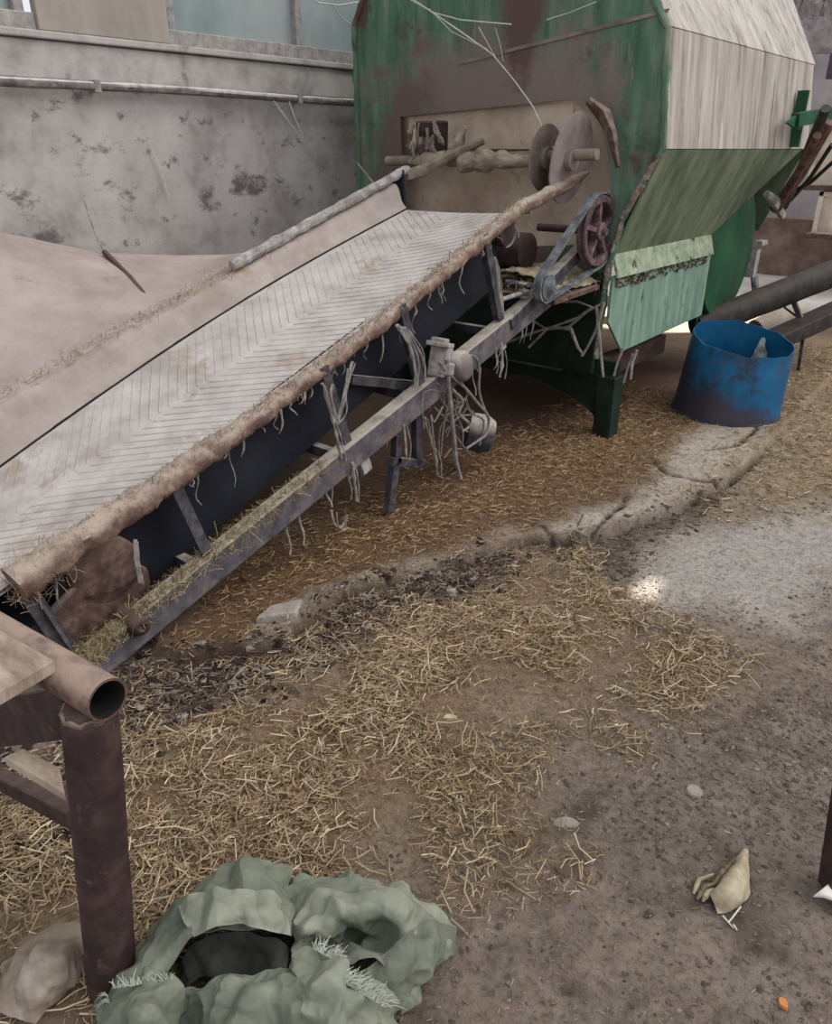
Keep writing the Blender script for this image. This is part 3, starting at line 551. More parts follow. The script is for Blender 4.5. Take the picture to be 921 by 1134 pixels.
# far skirt board, sloping up and out to the far rail
def frz(y): return 0.664+(y-0.989)*(1.303-0.664)/(3.04-0.989)
sk = MB(); sk.patch([[Vector((-2.542, y, bz(y, -2.54)+0.004)), Vector((-2.57, y, (bz(y, -2.54)+frz(y))/2-0.03)), Vector((-2.60, y, frz(y)-0.035)), Vector((-2.64, y, frz(y)-0.02))] for y in np.linspace(0.45, 2.96, 8)], 90, 14, wr=0.006, wf=14, thick=0.01)
sk.build('skirt_board', 'skirt_dust', cv, fix=False)
se = MB(); se.prism([(-2.56, 2.97, 1.08), (-2.66, 2.97, 1.10), (-2.66, 3.0, 1.30), (-2.60, 3.0, 1.31)], (0, 0.012, 0)); se.build('skirt_end', 'navy_dark', cv, smooth=0)
fr = MB(); fr.tube([Vector((-2.62, y, frz(y)+0.004)) for y in np.linspace(1.98, 3.06, 46)], 0.021, 8, nz=0.35, nf=30); fr.build('far_rail', 'box_grey', cv)
f2 = MB(); f2.tube([Vector((-2.62, 3.04, frz(3.04)-0.02)), at(470, 188, 'y', 3.2), at(500, 172, 'y', 3.3), at(535, 156, 'y', 3.34)], [0.024, 0.026, 0.024, 0.016], 8, nz=0.4, nf=30); f2.build('rail_end', 'dark_tan', cv)
# near rail: thick rolled edge crusted in straw
nr = MB(); ys = np.linspace(0.66, 3.56, 190)
def nrz(y): return bz(y)+0.012 if y < 2.95 else 1.164+(y-2.95)*0.24
def nrx(y): return -1.935
nr.tube([Vector((nrx(y), y, nrz(y)-0.012)) for y in ys], [(0.030+0.018*max(0, (1.7-y)))*(1+0.0*y) if y < 1.7 else (0.030 if y < 3.4 else 0.030*(1-(y-3.4)*3)) for y in ys], 14, nz=0.32, nf=22)
nro = nr.build('near_rail', 'rail_crust', cv, smooth=60)
# side beam: steel box section with dusty top
def bmz(y): return 0.405+(y-1.925)*0.305
bmx = -1.885
sbm = MB(); sbm.bar((bmx, 0.72, bmz(0.72)), (bmx, 3.30, bmz(3.30)), 0.062, 0.098); sbo = sbm.build('side_beam', 'steel_beam', cv, bevel=0.004, smooth=0)
sb2 = MB(); sb2.bar((-2.62, 0.72, bmz(0.72)-0.0), (-2.62, 3.30, bmz(3.30)), 0.06, 0.098); sb2.build('side_beam', 'steel_beam', cv, bevel=0.004, smooth=0)
# struts from beam to rail, leaning square to the slope
for y in (1.22, 1.86, 2.28, 2.82):
    d = Vector((-0.10, -0.25, 1)).normalized(); p = Vector((bmx-0.012, y, bmz(y)+0.03)); ln = (nrz(y)-bmz(y))*0.90
    s = MB(); s.bar(p, p+d*ln, 0.042, 0.008, up=(0, 1, 0.3)); s.bar(p+Vector((0.02, 0, 0)), p+d*ln+Vector((0.02, 0, 0)), 0.006, 0.038, up=(0, 1, 0.3)); s.build('strut', 'strut_steel', cv, smooth=0)
    s = MB(); p = Vector((-2.60, y, bmz(y)+0.03)); s.bar(p, p+d*(ln*1.0), 0.042, 0.008, up=(0, 1, 0.3)); s.build('strut', 'strut_steel', cv, smooth=0)
    c_ = MB(); c_.bar((bmx-0.02, y-0.03, bmz(y)-0.0), (-2.6, y-0.03, bmz(y)-0.0), 0.035, 0.035); c_.build('cross_bar', 'strut_steel', cv, smooth=0)
# dark sheet for the cavity shade below the belt, return belt and tail drum
dk = MB(); dk.prism([(-2.0, 0.78, bz(0.78)-0.36), (-2.0, 0.78, bz(0.78)-0.03), (-2.0, 2.93, bz(2.93)-0.03), (-2.0, 2.93, bz(2.93)-0.30)], (-0.006, 0, 0)); dk.build('cavity_shade_sheet', 'navy_dark', cv, smooth=0)
rb = MB(); rb.patch([[Vector((x, y, bz(y)-0.20-0.03*math.sin((y-0.6)/2.35*math.pi))) for x in (-2.52, -2.2, -2.02)] for y in (0.62, 1.2, 1.8, 2.4, 2.95)], 40, 6, thick=0.012); rb.build('return_belt', 'navy_dark', cv, fix=False)
hd = MB(); hd.lathe([(0.055, 0), (0.06, 0.01), (0.06, 0.56), (0.055, 0.57)], (-1.96, 2.95, bz(2.95)-0.078), (-1, 0, 0), 28); hd.build('head_roller', 'rust_dark', cv, smooth=50)
td = MB(); td.lathe([(0.10, 0), (0.11, 0.01), (0.11, 0.52), (0.10, 0.53)], (-1.97, 0.93, bz(0.93)-0.17), (-1, 0, 0), 28); tdo = td.build('tail_roller', 'rust_brown', cv, smooth=50)
tq = at(150, 690, 'x', -1.86); t2 = MB(); t2.lathe([(0.0, 0.0), (0.012, 0.0), (0.014, 0.008), (0.026, 0.006), (0.03, 0.0), (0.034, -0.03), (0.034, -0.09)], tq+Vector((0.03, 0, 0)), (1, 0, 0), 24); t2.bar(tq+Vector((-0.02, -0.09, -0.07)), tq+Vector((-0.02, 0.09, -0.03)), 0.03, 0.05); t2.build('tail_bearing', 'rust_dark', cv, smooth=50)
gu = MB(); q = at(116, 672, 'x', -1.97); gu.prism([q+Vector((0, -0.14, -0.12)), q+Vector((0, -0.16, 0.05)), q+Vector((0, -0.04, 0.12)), q+Vector((0, 0.10, 0.12)), q+Vector((0, 0.16, 0.06)), q+Vector((0, 0.16, -0.08))], (-0.03, 0, 0)); gu.build('tail_guard', 'rust_brown', cv, bevel=0.01, smooth=0)
# tail end strut at the very front left and lip
te = MB(); te.bar(at(30, 655, 'x', -1.96), at(76, 722, 'x', -1.92), 0.05, 0.012, up=(1, 0, 0)); te.bar(at(36, 655, 'x', -1.95), at(80, 722, 'x', -1.91), 0.010, 0.03, up=(1, 0, 0)); te.build('tail_strut', 'strut_steel', cv, smooth=0)
# big spoked pulley, small pulley, V belt
pc = at(661, 256, 'x', -1.80); pu = MB(); R = 0.158
pu.lathe([(R*0.80, -0.018), (R*0.97, -0.022), (R, -0.014), (R*0.93, -0.004), (R*0.93, 0.004), (R, 0.014), (R*0.97, 0.022), (R*0.80, 0.018), (R*0.80, -0.018)], pc, (1, 0, 0), 48)
for k in range(5):
    a = k*2*math.pi/5+0.4; e = Vector((0, math.cos(a), math.sin(a))); pu.bar(pc+e*0.02, pc+e*R*0.85, 0.022, 0.03, up=(1, 0, 0))
pu.lathe([(0.035, -0.03), (0.04, -0.028), (0.04, 0.028), (0.03, 0.03), (0.016, 0.032), (0.016, 0.05)], pc, (1, 0, 0), 24)
pu.build('drive_pulley', 'pulley_red', cv, smooth=40)
pw = MB(); pw.lathe([(R*0.8, 0), (R*0.8, 0.004)], pc+Vector((-0.016, 0, 0)), (-1, 0, 0), 40); pw.lathe([(0.018, 0), (0.018, 0.30)], pc+Vector((-0.02, 0, 0)), (-1, 0, 0), 16); pw.build('pulley_web', 'rust_dark', cv)
ps = at(603, 318, 'x', -1.80); sp = MB(); r2 = 0.055; sp.lathe([(0.02, -0.03), (r2, -0.024), (r2*0.85, 0), (r2, 0.024), (0.03, 0.03), (0.015, 0.05)], ps, (1, 0, 0), 28); sp.lathe([(0.014, 0), (0.014, 0.2)], ps, (-1, 0, 0), 12); sp.build('motor_pulley', 'rubber', cv, smooth=50)
vb = MB(); dv = (ps-pc); dl = math.hypot(dv.y, dv.z); th = math.atan2(dv.z, dv.y); al = math.acos((R-r2)/dl); pts = []
for k in range(25):
    a = th+al+(2*math.pi-2*al)*k/24; pts.append(pc+Vector((0, math.cos(a), math.sin(a)))*(R+0.004))
for k in range(13):
    a = th-al+2*al*k/12; pts.append(ps+Vector((0, math.cos(a), math.sin(a)))*(r2+0.004))
n = len(pts); cc = [pc]*25+[ps]*13
vs = []
for p, c_ in zip(pts, cc):
    e = (p-c_).normalized()
    for dx, du in ((-0.02, 0), (0.02, 0), (0.02, 0.010), (-0.02, 0.010)): vs.append(p+e*du+Vector((dx, 0, 0)))
vb.add(vs, [(i*4+k, i*4+(k+1) % 4, ((i+1) % n)*4+(k+1) % 4, ((i+1) % n)*4+k) for i in range(n) for k in range(4)]); vb.build('drive_belt', 'rubber', cv, smooth=40)
# take-up screw plate and bearing near the small pulley
tk = MB(); q = at(583, 330, 'x', -1.88)
for k in range(5): tk.lathe([(0.018, 0), (0.024, 0.006), (0.018, 0.012)], q+Vector((0.01*(k % 2), -0.01*k, -0.06+0.03*k)), (0, 0.2, 1), 12)
tk.tube([q+Vector((0, -0.2, 0.02)), q+Vector((0, 0.02, 0.03))], 0.010, 8); tk.build('takeup_screw', 'box_grey', cv)
mt = MB(); mt.lathe([(0.05, 0), (0.085, 0.02), (0.085, 0.20), (0.06, 0.24), (0.02, 0.25)], at(600, 250, 'y', 3.32)+Vector((-0.05, 0, -0.12)), (-0.9, 0, 0), 28); mt.build('gear_motor', 'rust_dark', cv, smooth=45)
hs = MB(); hs.bar((-1.87, 2.85, bmz(2.85)+0.02), (-1.87, 3.52, bmz(2.85)+0.31), 0.05, 0.05); hs.build('head_bracket', 'strut_steel', cv, smooth=0)
# switch box with cables on the beam
qb = at(487, 400, 'x', -1.87); Rb = Matrix.Rotation(math.radians(-14), 3, 'X') @ Matrix.Rotation(math.radians(20), 3, 'Z')
sx = MB(); sx.box(qb+Vector((0, 0, 0.0)), (0.075, 0.075, 0.12), Rb); sxo = sx.build('switch_box', 'box_grey', cv, bevel=0.006)
sl = MB(); sl.box(qb+Vector((0.0, 0, 0.068)), (0.092, 0.092, 0.018), Rb); sl.box(qb+Vector((0.0, 0, 0.084)), (0.06, 0.06, 0.018), Rb); sl.build('box_lid', 'box_grey', sxo, bevel=0.004)
sp_ = MB(); sp_.box(qb+Vector((0.03, 0.02, -0.03)), (0.05, 0.11, 0.05), Rb); sp_.build('terminal_cover', 'box_grey', sxo, bevel=0.008)
cm = MB(); cm.lathe([(0.0, 0.0), (0.05, 0.0), (0.062, -0.012), (0.062, -0.06)], at(517, 405, 'x', -1.80), (1, 0.1, 0.2), 28); cm.build('round_cover', 'steel_beam', cv, smooth=50)
def curve_px(pts, x, r, mb, n=7, nz=0.3, sub=4):
    P = [at(a, b_, 'x', x+(c_ if len(t) else 0)) if False else at(a, b_, 'x', x) for (a, b_), c_, t in [((p[0], p[1]), 0, p) for p in pts]]
    Q = []
    for i in range(len(P)-1):
        p0 = P[max(i-1, 0)]; p1 = P[i]; p2 = P[i+1]; p3 = P[min(i+2, len(P)-1)]
        for k in range(sub):
            t = k/sub; Q.append(0.5*((2*p1)+(p2-p0)*t+(2*p0-5*p1+4*p2-p3)*t*t+(3*p1-p0-3*p2+p3)*t**3))
    Q.append(P[-1]); mb.tube(Q, r, n, nz=nz, nf=60)
for pts, r_ in (([(485, 400), (500, 417), (515, 430), (530, 448), (541, 462), (538, 480), (532, 486), (516, 497)], 0.006), ([(512, 392), (526, 396), (531, 410), (530, 430), (535, 450), (540, 462)], 0.006), ([(495, 398), (498, 440), (502, 480), (505, 510), (510, 530)], 0.009), ([(500, 430), (512, 445), (508, 458), (520, 470), (512, 478)], 0.006)):
    m_ = MB(); curve_px(pts, -1.82, r_, m_); m_.build('cable', 'cable', cv)
ct = MB()
for k in range(16):
    a = (498+random.uniform(-16, 22), 425+random.uniform(-5, 30)); curve_px([a, (a[0]+random.uniform(-12, 12), a[1]+random.uniform(5, 20)), (a[0]+random.uniform(-20, 20), a[1]+random.uniform(10, 40)), (a[0]+random.uniform(-15, 20), a[1]+random.uniform(20, 65))], -1.86+random.uniform(-0.04, 0.03), 0.004, ct, 5, sub=3)
ct.build('cable_tangle', 'cable', cv)['kind'] = 'stuff'
mo = MB(); mo.lathe([(0.03, 0), (0.085, 0.02), (0.09, 0.10), (0.07, 0.14)], at(512, 475, 'x', -1.98), (0.6, 0.5, -0.2), 24); mo.build('hanging_motor', 'strut_steel', cv, smooth=45)
# straw and husk strands hanging from rail and beam
hn = MB()
def strand(x, y, z, ln, r_=0.004, sway=0.02):
    n = 7; ph = random.random()*6; pts = [Vector((x+sway*math.sin(ph+i*0.9)*i/n, y+sway*math.cos(ph*1.3+i*0.8)*i/n, z-ln*i/(n-1))) for i in range(n)]; hn.tube(pts, [r_*(1-0.6*i/n)*(1+0.5*random.random()) for i in range(n)], 5, nz=0.3, nf=60)
for k in range(46):
    y = random.uniform(0.75, 3.1); strand(-1.93+random.uniform(-0.01, 0.02), y, nrz(y)-0.03, random.choice([0.03, 0.05, 0.08, 0.13]), random.uniform(0.0015, 0.004))
for k in range(26):
    y = random.uniform(1.5, 3.1); strand(bmx+random.uniform(-0.02, 0.035), y, bmz(y)-0.03, random.choice([0.05, 0.09, 0.14]), random.uniform(0.002, 0.005))
hn.build('hanging_strand', 'husk_strand', cv)['kind'] = 'stuff'
hw = MB()
for pts, r_ in (([(357, 424), (364, 450), (372, 480), (378, 508)], 0.006), ([(385, 408), (380, 440), (372, 470)], 0.004), ([(368, 425), (366, 440), (372, 465)], 0.005), ([(390, 400), (383, 430), (378, 455), (372, 468)], 0.005), ([(440, 360), (452, 380), (458, 400), (461, 428)], 0.007), ([(448, 362), (462, 385), (470, 405), (470, 418)], 0.005),
                ([(470, 462), (477, 490), (482, 505), (484, 525)], 0.006), ([(447, 470), (449, 490), (450, 508)], 0.005), ([(390, 512), (393, 535), (395, 555)], 0.006), ([(548, 285), (551, 310), (555, 345)], 0.007), ([(367, 565), (370, 580), (378, 584), (384, 570)], 0.004), ([(150, 598), (152, 625), (155, 645)], 0.006), ([(555, 385), (556, 400), (553, 418)], 0.006)):
    curve_px(pts, -1.85, r_, hw, 6, nz=1.0)
    for dd in (4,): curve_px([(a_+dd*random.random()*1.5, c_+2) for a_, c_ in pts], -1.845, r_*0.45, hw, 5, nz=1.0)
hw.build('husk_ribbon', 'husk_strand', cv)['kind'] = 'stuff'
for px_, py_ in ((402, 512), (553, 378)):
    bb = MB(); bb.box(at(px_, py_, 'x', -1.88), (0.03, 0.05, 0.085), Matrix.Rotation(0.35, 3, 'X')); bb.build('beam_lug', 'box_grey', cv, bevel=0.004)
for a, b_ in ((at(388, 420, 'x', -1.985), at(462, 427, 'x', -1.95)), (at(432, 511, 'x', -1.93), at(468, 513, 'x', -1.93)), (at(440, 455, 'x', -1.93), at(438, 513, 'x', -1.93)), (at(460, 440, 'x', -1.93), at(462, 513, 'x', -1.93)), (at(437, 512, 'x', -1.93), at(430, 566, 'x', -1.93))):
    cbk = MB(); cbk.bar(a, b_, 0.03, 0.035); cbk.build('cross_brace', 'strut_steel', cv, smooth=0)

# ------------------------------------------------------------------ dusty sloping sheet left of the conveyor, rod lying on it
shs = MB(); rows = []
for y, zt, zb in ((0.3, 1.10, frz(0.3)), (0.9, 1.12, frz(0.9)), (1.35, 1.11, frz(1.35)), (1.56, 1.066, frz(1.56)), (1.95, 0.965, frz(1.95)), (2.2, 0.91, frz(2.2)), (2.52, 0.84, frz(2.52)-0.16)):
    rows.append([Vector((-2.645, y, zb-0.025)), Vector((-2.9, y, zb+(zt-zb)*0.22-0.03)), Vector((-3.25, y, zb+(zt-zb)*0.62-0.01)), Vector((-3.55, y, zb+(zt-zb)*0.93)), Vector((-3.76, y, zt))])
shs.patch(rows, 70, 50, wr=0.012, wf=4, thick=0.01)
tag(shs.build('loading_sheet', 'sheet_dust', fix=False), 'wide sagging pinkish dusty sheet between the conveyor and the plaster wall', 'sheet')
rd = MB(); a = at(117, 287, 'x', -3.35); b_ = at(176, 346, 'x', -2.72); a.z += 0.03; rd.tube([a.lerp(b_, t)+Vector((0, 0, 0.012*math.sin(t*3))) for t in np.linspace(0, 1, 9)], 0.011, 8, nz=0.3)
tag(rd.build('metal_rod', 'rust_dark'), 'dark thin rod lying across the dusty sheet left of the belt', 'rod')
st_ = MB(); st_.tube([at(93, 222, 'x', -3.75), at(104, 255, 'x', -3.6), at(117, 287, 'x', -3.36)+Vector((0, 0, 0.02))], 0.004, 6, nz=0.3); tag(st_.build('hanging_string', 'husk_strand'), 'pale thin string hanging on the wall above the dark rod', 'string')

# ------------------------------------------------------------------ pipe frame in the foreground
pf = thing('pipe_frame', (-1.009, 0.333, 0), 'rusty brown steel pipe frame with an open pipe end in the left foreground', 'frame')
e1 = at(119, 775, 'z', 0.655); e0 = at(-60, 668, 'z', 0.655)
p = MB(); p.pipe(e0, e1, 0.034, 0.004, 32, 0, 1, nz=0.03); p.build('cross_pipe', ['rust_brown', 'pipe_bore'], pf, smooth=50)
tp = e1-(e1-e0).normalized()*0.055-Vector((0, 0, 0.031)); lg_ = MB(); lg_.tube([tp.lerp(Vector((-1.009, 0.333, 0.0)), t) for t in [0, 0.012, 0.03]+list(np.linspace(0.06, 1, 12))], [0.024, 0.036, 0.042]+[0.043]*12, 26, nz=0.03); lg_.build('leg', 'rust_dark', pf, smooth=60)
wd = MB(); wd.tube([tp+Vector((0.040*math.cos(a), 0.040*math.sin(a), -0.012+0.003*math.sin(9*a))) for a in np.linspace(0, 2*math.pi, 40)], 0.005, 8, nz=0.5, nf=60); wd.build('weld_bead', 'rust_brown', pf)
bc = MB(); bc.bar(at(-40, 842, 'y', 0.40), at(84, 905, 'y', 0.375), 0.03, 0.04); bc.build('lower_brace', 'rust_dark', pf, bevel=0.004, smooth=0)
gs = MB(); gs.prism([at(-20, 775, 'y', tp.y-0.02), at(66, 765, 'y', tp.y-0.02), at(74, 800, 'y', tp.y-0.02), at(66, 820, 'y', tp.y-0.02), at(-20, 830, 'y', tp.y-0.02)], (0, 0.012, 0)); gs.build('gusset_plate', 'rust_dark', pf, smooth=0)
wbd = MB(); zt = 0.70; q = [at(-60, 662, 'z', zt), at(8, 702, 'z', zt), at(60, 731, 'z', zt), at(0, 766, 'z', zt), at(-80, 812, 'z', zt)]; wbd.prism(q, (0, 0, -0.022)); tag(wbd.build('wooden_board', ['wood_dusty'], bevel=0.002, smooth=0), 'pale dusty board lying flat on top of the rusty pipe frame', 'board')
w3 = MB(); zt = 0.56; q = [at(4, 838, 'z', zt), at(26, 828, 'z', zt), at(66, 850, 'z', zt), at(71, 878, 'z', zt)]; w3.prism(q, (0, 0, -0.018)); tag(w3.build('wood_scrap', 'wood_dusty', bevel=0.002, smooth=0), 'small straw-dusted wood piece resting on the lower brace of the pipe frame', 'wood')

# ------------------------------------------------------------------ cut blue drum with plastic rubbish
bc_ = Vector((-1.375, 4.41, 0)); bd = thing('blue_barrel', bc_, 'cut-down dirty blue plastic barrel standing on the floor beside the green machine', 'barrel')
m_ = MB(); n = 56; rings = []
for s_, r0 in ((0, 0.285), (1, 0.279)):
    for i, t in enumerate(np.linspace(0, 1, 14)):
        tt = t if s_ == 0 else 1-t; row = []
        for k in range(n):
            a = 2*math.pi*k/n
            zt = 0.455-0.036*(math.cos(a)*0.295-math.sin(a)*0.955)-0.034*(math.cos(a)*0.955+math.sin(a)*0.295)+0.004*math.sin(7*a)+0.003*math.sin(13*a); r_ = r0*(1.02-0.08*tt+0.012*math.sin(3*a+1)*tt)+0.008*math.exp(-((tt-0.12)/0.04)**2)
            row.append(Vector((bc_.x+math.cos(a)*r_+0.03*tt, bc_.y+math.sin(a)*r_, 0.0+(zt if s_ == 0 else zt)*tt+(0.01 if s_ and tt == 0 else 0))))
        rings.append(row)
vs = [q for r in rings for q in r]; M = len(rings)
m_.add(vs, [(i*n+k, i*n+(k+1) % n, (i+1)*n+(k+1) % n, (i+1)*n+k) for i in range(M-1) for k in range(n)]+[tuple(range(n))[::-1], tuple(range((M-1)*n, M*n))])
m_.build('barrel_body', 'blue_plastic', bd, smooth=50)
fo = MB(); fo.lathe([(0.293, 0.0), (0.299, 0.01), (0.298, 0.035), (0.2925, 0.05)], (bc_.x, bc_.y, 0.0), (0, 0, 1), 56); fo.build('base_band', 'drum_foot', bd, smooth=50)
for i, (px_, py_, s_, lb) in enumerate(((820, 372, 0.085, 'crumpled grey plastic film sticking up in the middle of the blue barrel'), (845, 378, 0.05, 'thin clear plastic strip leaning at the right inside the blue barrel'), (790, 368, 0.05, 'small clear plastic scrap at the left inside the blue barrel'))):
    q = at(px_, py_, 'z', 0.40); f_ = MB()
    f_.patch([[q+Vector((s_*(u-1)*1.0, s_*0.4*math.sin(v*2+i), -0.30+(0.30+0.5*s_)*v/2*(1-0.45*abs(u-1)))) for u in range(3)] for v in range(3)], 16, 16, wr=0.02, wf=22, seed=i*3.3, thick=0.002)
    tag(f_.build('plastic_scrap', 'clear_film', fix=False), lb, 'plastic', 'plastic scraps in the blue barrel')

# ------------------------------------------------------------------ dark auger tube, chute, background
at_ = MB(); a = Vector((-1.95, 4.95, 0.34)); a = at(770, 362, 'y', 5.0); b_ = at(960, 288, 'y', 6.0)
at_.tube([a.lerp(b_, t) for t in np.linspace(0, 1, 12)], 0.088, 22, nz=0.04); ao = at_.build('auger_tube', 'black_tube', smooth=60); tag(ao, 'thick dark auger tube rising to the right behind the blue barrel', 'tube')
ch = thing('discharge_chute', at(870, 380, 'z', 0.0), 'dark narrow chute on thin legs behind the blue barrel, below the auger tube', 'chute')
c_ = MB(); a = at(838, 385, 'y', 5.3); b_ = at(960, 330, 'y', 6.1); c_.bar(a, b_, 0.16, 0.10); c_.build('chute_body', 'black_tube', ch, bevel=0.01, smooth=0)
for (u, v, w_) in (((889, 372), (893, 400), 0),):
    l = MB(); p0 = at(u[0], u[1], 'y', 5.62); l.bar(p0, Vector((p0.x+0.02, p0.y, -0.01)), 0.02, 0.02); l.build('leg', 'strut_steel', ch)
    l = MB(); p1 = at(879, 335, 'y', 5.6); l.bar(p1, at(886, 352, 'y', 5.6), 0.03, 0.03); l.bar(at(868, 340, 'y', 5.6), at(884, 352, 'y', 5.6), 0.012, 0.012); l.build('hanger', 'strut_steel', ch)
pp = MB(); pp.pipe(at(836, 366, 'y', 5.7), at(884, 342, 'y', 6.1), 0.075, 0.006, 24); tag(pp.build('plastic_pipe', 'crate_pale', smooth=50), 'short pale pipe lying between the auger tube and the dark chute', 'pipe')
# rear low wall
rw = MB(); rw.box((-1.2, 10.55, 0.30), (9.0, 0.2, 0.68)); rwo = rw.build('wall_back', 'far_wall', smooth=0); rwo['kind'] = 'structure'
ru = MB(); ru.box((-1.2, 12.4, 2.0), (16.0, 0.2, 4.1)); o = ru.build('wall_rear', 'roof_sheet', smooth=0); o['kind'] = 'structure'
def crate(u0, v0, u1, v1, y, lb, frame=True):
    p0 = at(u0, v1, 'y', y); p1 = at(u1, v0, 'y', y); x0, x1, z0, z1 = p0.x, p1.x, p0.z, p1.z
    t = thing('storage_cabinet', ((x0+x1)/2, y+0.2, z0), lb, 'cabinet', 'pale cabinets on the rack')
    b = MB(); b.box(((x0+x1)/2, y+0.22, (z0+z1)/2), (x1-x0, 0.42, z1-z0)); b.build('cabinet_body', 'crate_pale', t, bevel=0.01, smooth=0)
    f = MB(); w_ = 0.05
    for (cx_, cz_, dx, dz) in (((x0+x1)/2, z0+w_/2, x1-x0, w_), ((x0+x1)/2, z1-w_/2, x1-x0, w_), (x0+w_/2, (z0+z1)/2, w_, z1-z0), (x1-w_/2, (z0+z1)/2, w_, z1-z0)): f.box((cx_, y-0.015, cz_), (dx, 0.05, dz))
    fo_ = f.build('door_frame', 'crate_pale', t, bevel=0.006, smooth=0)
    h = MB(); h.box(((x0+x1)/2, y-0.02, (z0+z1)/2), (0.12, 0.02, 0.02)); h.build('handle', 'rust_brown', fo_, smooth=0)
    return t
crate(898, 214, 985, 262, 9.6, 'lower pale metal cabinet with raised frame beyond the drum at the right edge')
crate(893, 120, 985, 207, 9.7, 'upper pale metal cabinet above the framed one at the right edge')
rk = thing('cabinet_rack', at(890, 320, 'z', 0), 'dark steel rack carrying the pale cabinets beyond the drum', 'rack')
for u in (889, 990):
    q = at(u, 322, 'y', 9.55); r_ = MB(); r_.bar((q.x, 9.55, 0.0), (q.x, 9.55, 2.3), 0.07, 0.07); r_.build('upright', 'truss_steel', rk, smooth=0)
for v in (209, 264):
    q = at(889, v, 'y', 9.5); q2 = at(990, v, 'y', 9.5); r_ = MB(); r_.box(((q.x+q2.x)/2, 9.85, (q.z+q2.z)/2), (q2.x-q.x, 0.7, 0.05)); r_.build('shelf', 'rust_brown', rk, smooth=0)
pn = MB(); p0 = at(914, 88, 'y', 9.4); p1 = at(940, 58, 'y', 9.4); pn.box(((p0.x+p1.x)/2, 9.4, (p0.z+p1.z)/2), (p1.x-p0.x, 0.06, p1.z-p0.z)); tag(pn.build('wall_panel', 'purple_panel', bevel=0.01), 'dark purple rectangular panel high at the right edge beyond the drum', 'panel')
# roof trusses over the yard side
for i, (a, b_, y) in enumerate((((780, 12), (1000, 10), 8.6), ((800, -8), (1000, 32), 9.2), ((840, 26), (1000, 66), 8.2), ((850, 58), (1000, 48), 10.0))):
    t = MB(); p0 = at(*a, 'y', y); p1 = at(*b_, 'y', y); t.bar(p0, p1, 0.08, 0.09)
    p2 = p0+Vector((0, 0.0, 0.32)); p3 = p1+Vector((0, 0, 0.32)); t.bar(p2, p3, 0.06, 0.06); k = 14
    for j in range(k): t.bar((p0 if j % 2 else p2).lerp(p1 if j % 2 else p3, j/k), (p2 if j % 2 else p0).lerp(p3 if j % 2 else p1, (j+1)/k), 0.035, 0.035)
    tag(t.build('roof_truss', 'truss_steel', smooth=0), ('grey steel lattice truss, highest of those beyond the drum', 'grey lattice truss sloping down to the right in the top right corner', 'grey sloping lattice truss just above the drum rear edge', 'farthest grey lattice truss, lowest beside the purple panel')[i], 'truss', 'roof trusses beyond the drum')

# ------------------------------------------------------------------ post at right edge, scraps
p0 = at(921, 985, 'z', 0); po = MB(); tp = at(950, 800, 'y', p0.y+0.01); po.bar(p0+Vector((0, 0, -0.01)), tp+(tp-p0)*1.6, 0.05, 0.035, up=(RT.x, RT.y, 0)); tag(po.build('steel_post', 'rust_dark', bevel=0.003, smooth=0), 'dark reddish brown steel post at the right edge of the picture', 'post')
ws = MB(); c0 = at(921, 998, 'z', 0.0); ws.patch([[c0+Vector((0.03*(u-1)+0.01*v, 0.028*(v-1), 0.008+0.014*((u+v) % 2)+0.006)) for u in range(3)] for v in range(3)], 10, 10, wr=0.006, wf=40, thick=0.004); tag(ws.build('paper_scrap', 'white_scrap', fix=False), 'crumpled white scrap at the foot of the brown post', 'scrap')

# dried husk
hc = at(800, 985, 'z', 0.0); hz = zg(hc.x, hc.y); hk = thing('corn_husk', (hc.x, hc.y, hz), 'curled pale dried corn husk with a pointed tip lying on dark soil at lower right', 'husk')
def hp(px_, py_, z): return at(px_, py_, 'z', hz+z)
h = MB(); h.patch([[hp(786, 990, .004), hp(787, 992, .02), hp(790, 998, .022), hp(792, 1004, .010), hp(794, 1012, 0.003)],
                   [hp(792, 985, .012), hp(797, 984, .042), hp(806, 990, .046), hp(812, 1000, .028), hp(812, 1006, 0.004)],
                   [hp(800, 973, .014), hp(806, 970, .046), hp(816, 974, .050), hp(825, 982, .030), hp(827, 992, 0.004)],
                   [hp(811, 960, .012), hp(815, 957, .030), hp(821, 958, .034), hp(827, 966, .022), hp(828, 975, 0.005)],
                   [hp(822, 942, .012), hp(823, 941, .016), hp(825, 940, .018), hp(827, 942, .014), hp(827, 945, 0.008)]], 26, 26, wr=0.003, wf=50, thick=0.0025); h.build('husk_leaf', 'corn_husk', hk, fix=False)
for i, (a, b_, c_, z) in enumerate((((768, 990), (774, 974), (790, 968), .012), ((772, 996), (780, 982), (794, 978), .016), ((778, 998), (784, 988), (790, 984), .018), ((786, 984), (800, 966), (814, 950), .02))):
    s = MB(); s.tube([hp(*a, z*0.4), hp((a[0]+b_[0])/2, (a[1]+b_[1])/2, z), hp(*b_, z), hp(*c_, z)], [0.003, 0.006, 0.006, 0.002], 7, nz=0.3); s.build('husk_fold', 'husk_rib' if i in (1, 3) else 'corn_husk', hk)
for a, b_ in (((820, 1004), (806, 1022)), ((800, 1014), (812, 1028)), ((812, 1024), (816, 1030))):
    s = MB(); s.tube([hp(*a, 0.006), hp(*b_, 0.004)], [0.002, 0.0015], 6); s.build('stem_fibre', 'white_scrap', hk)

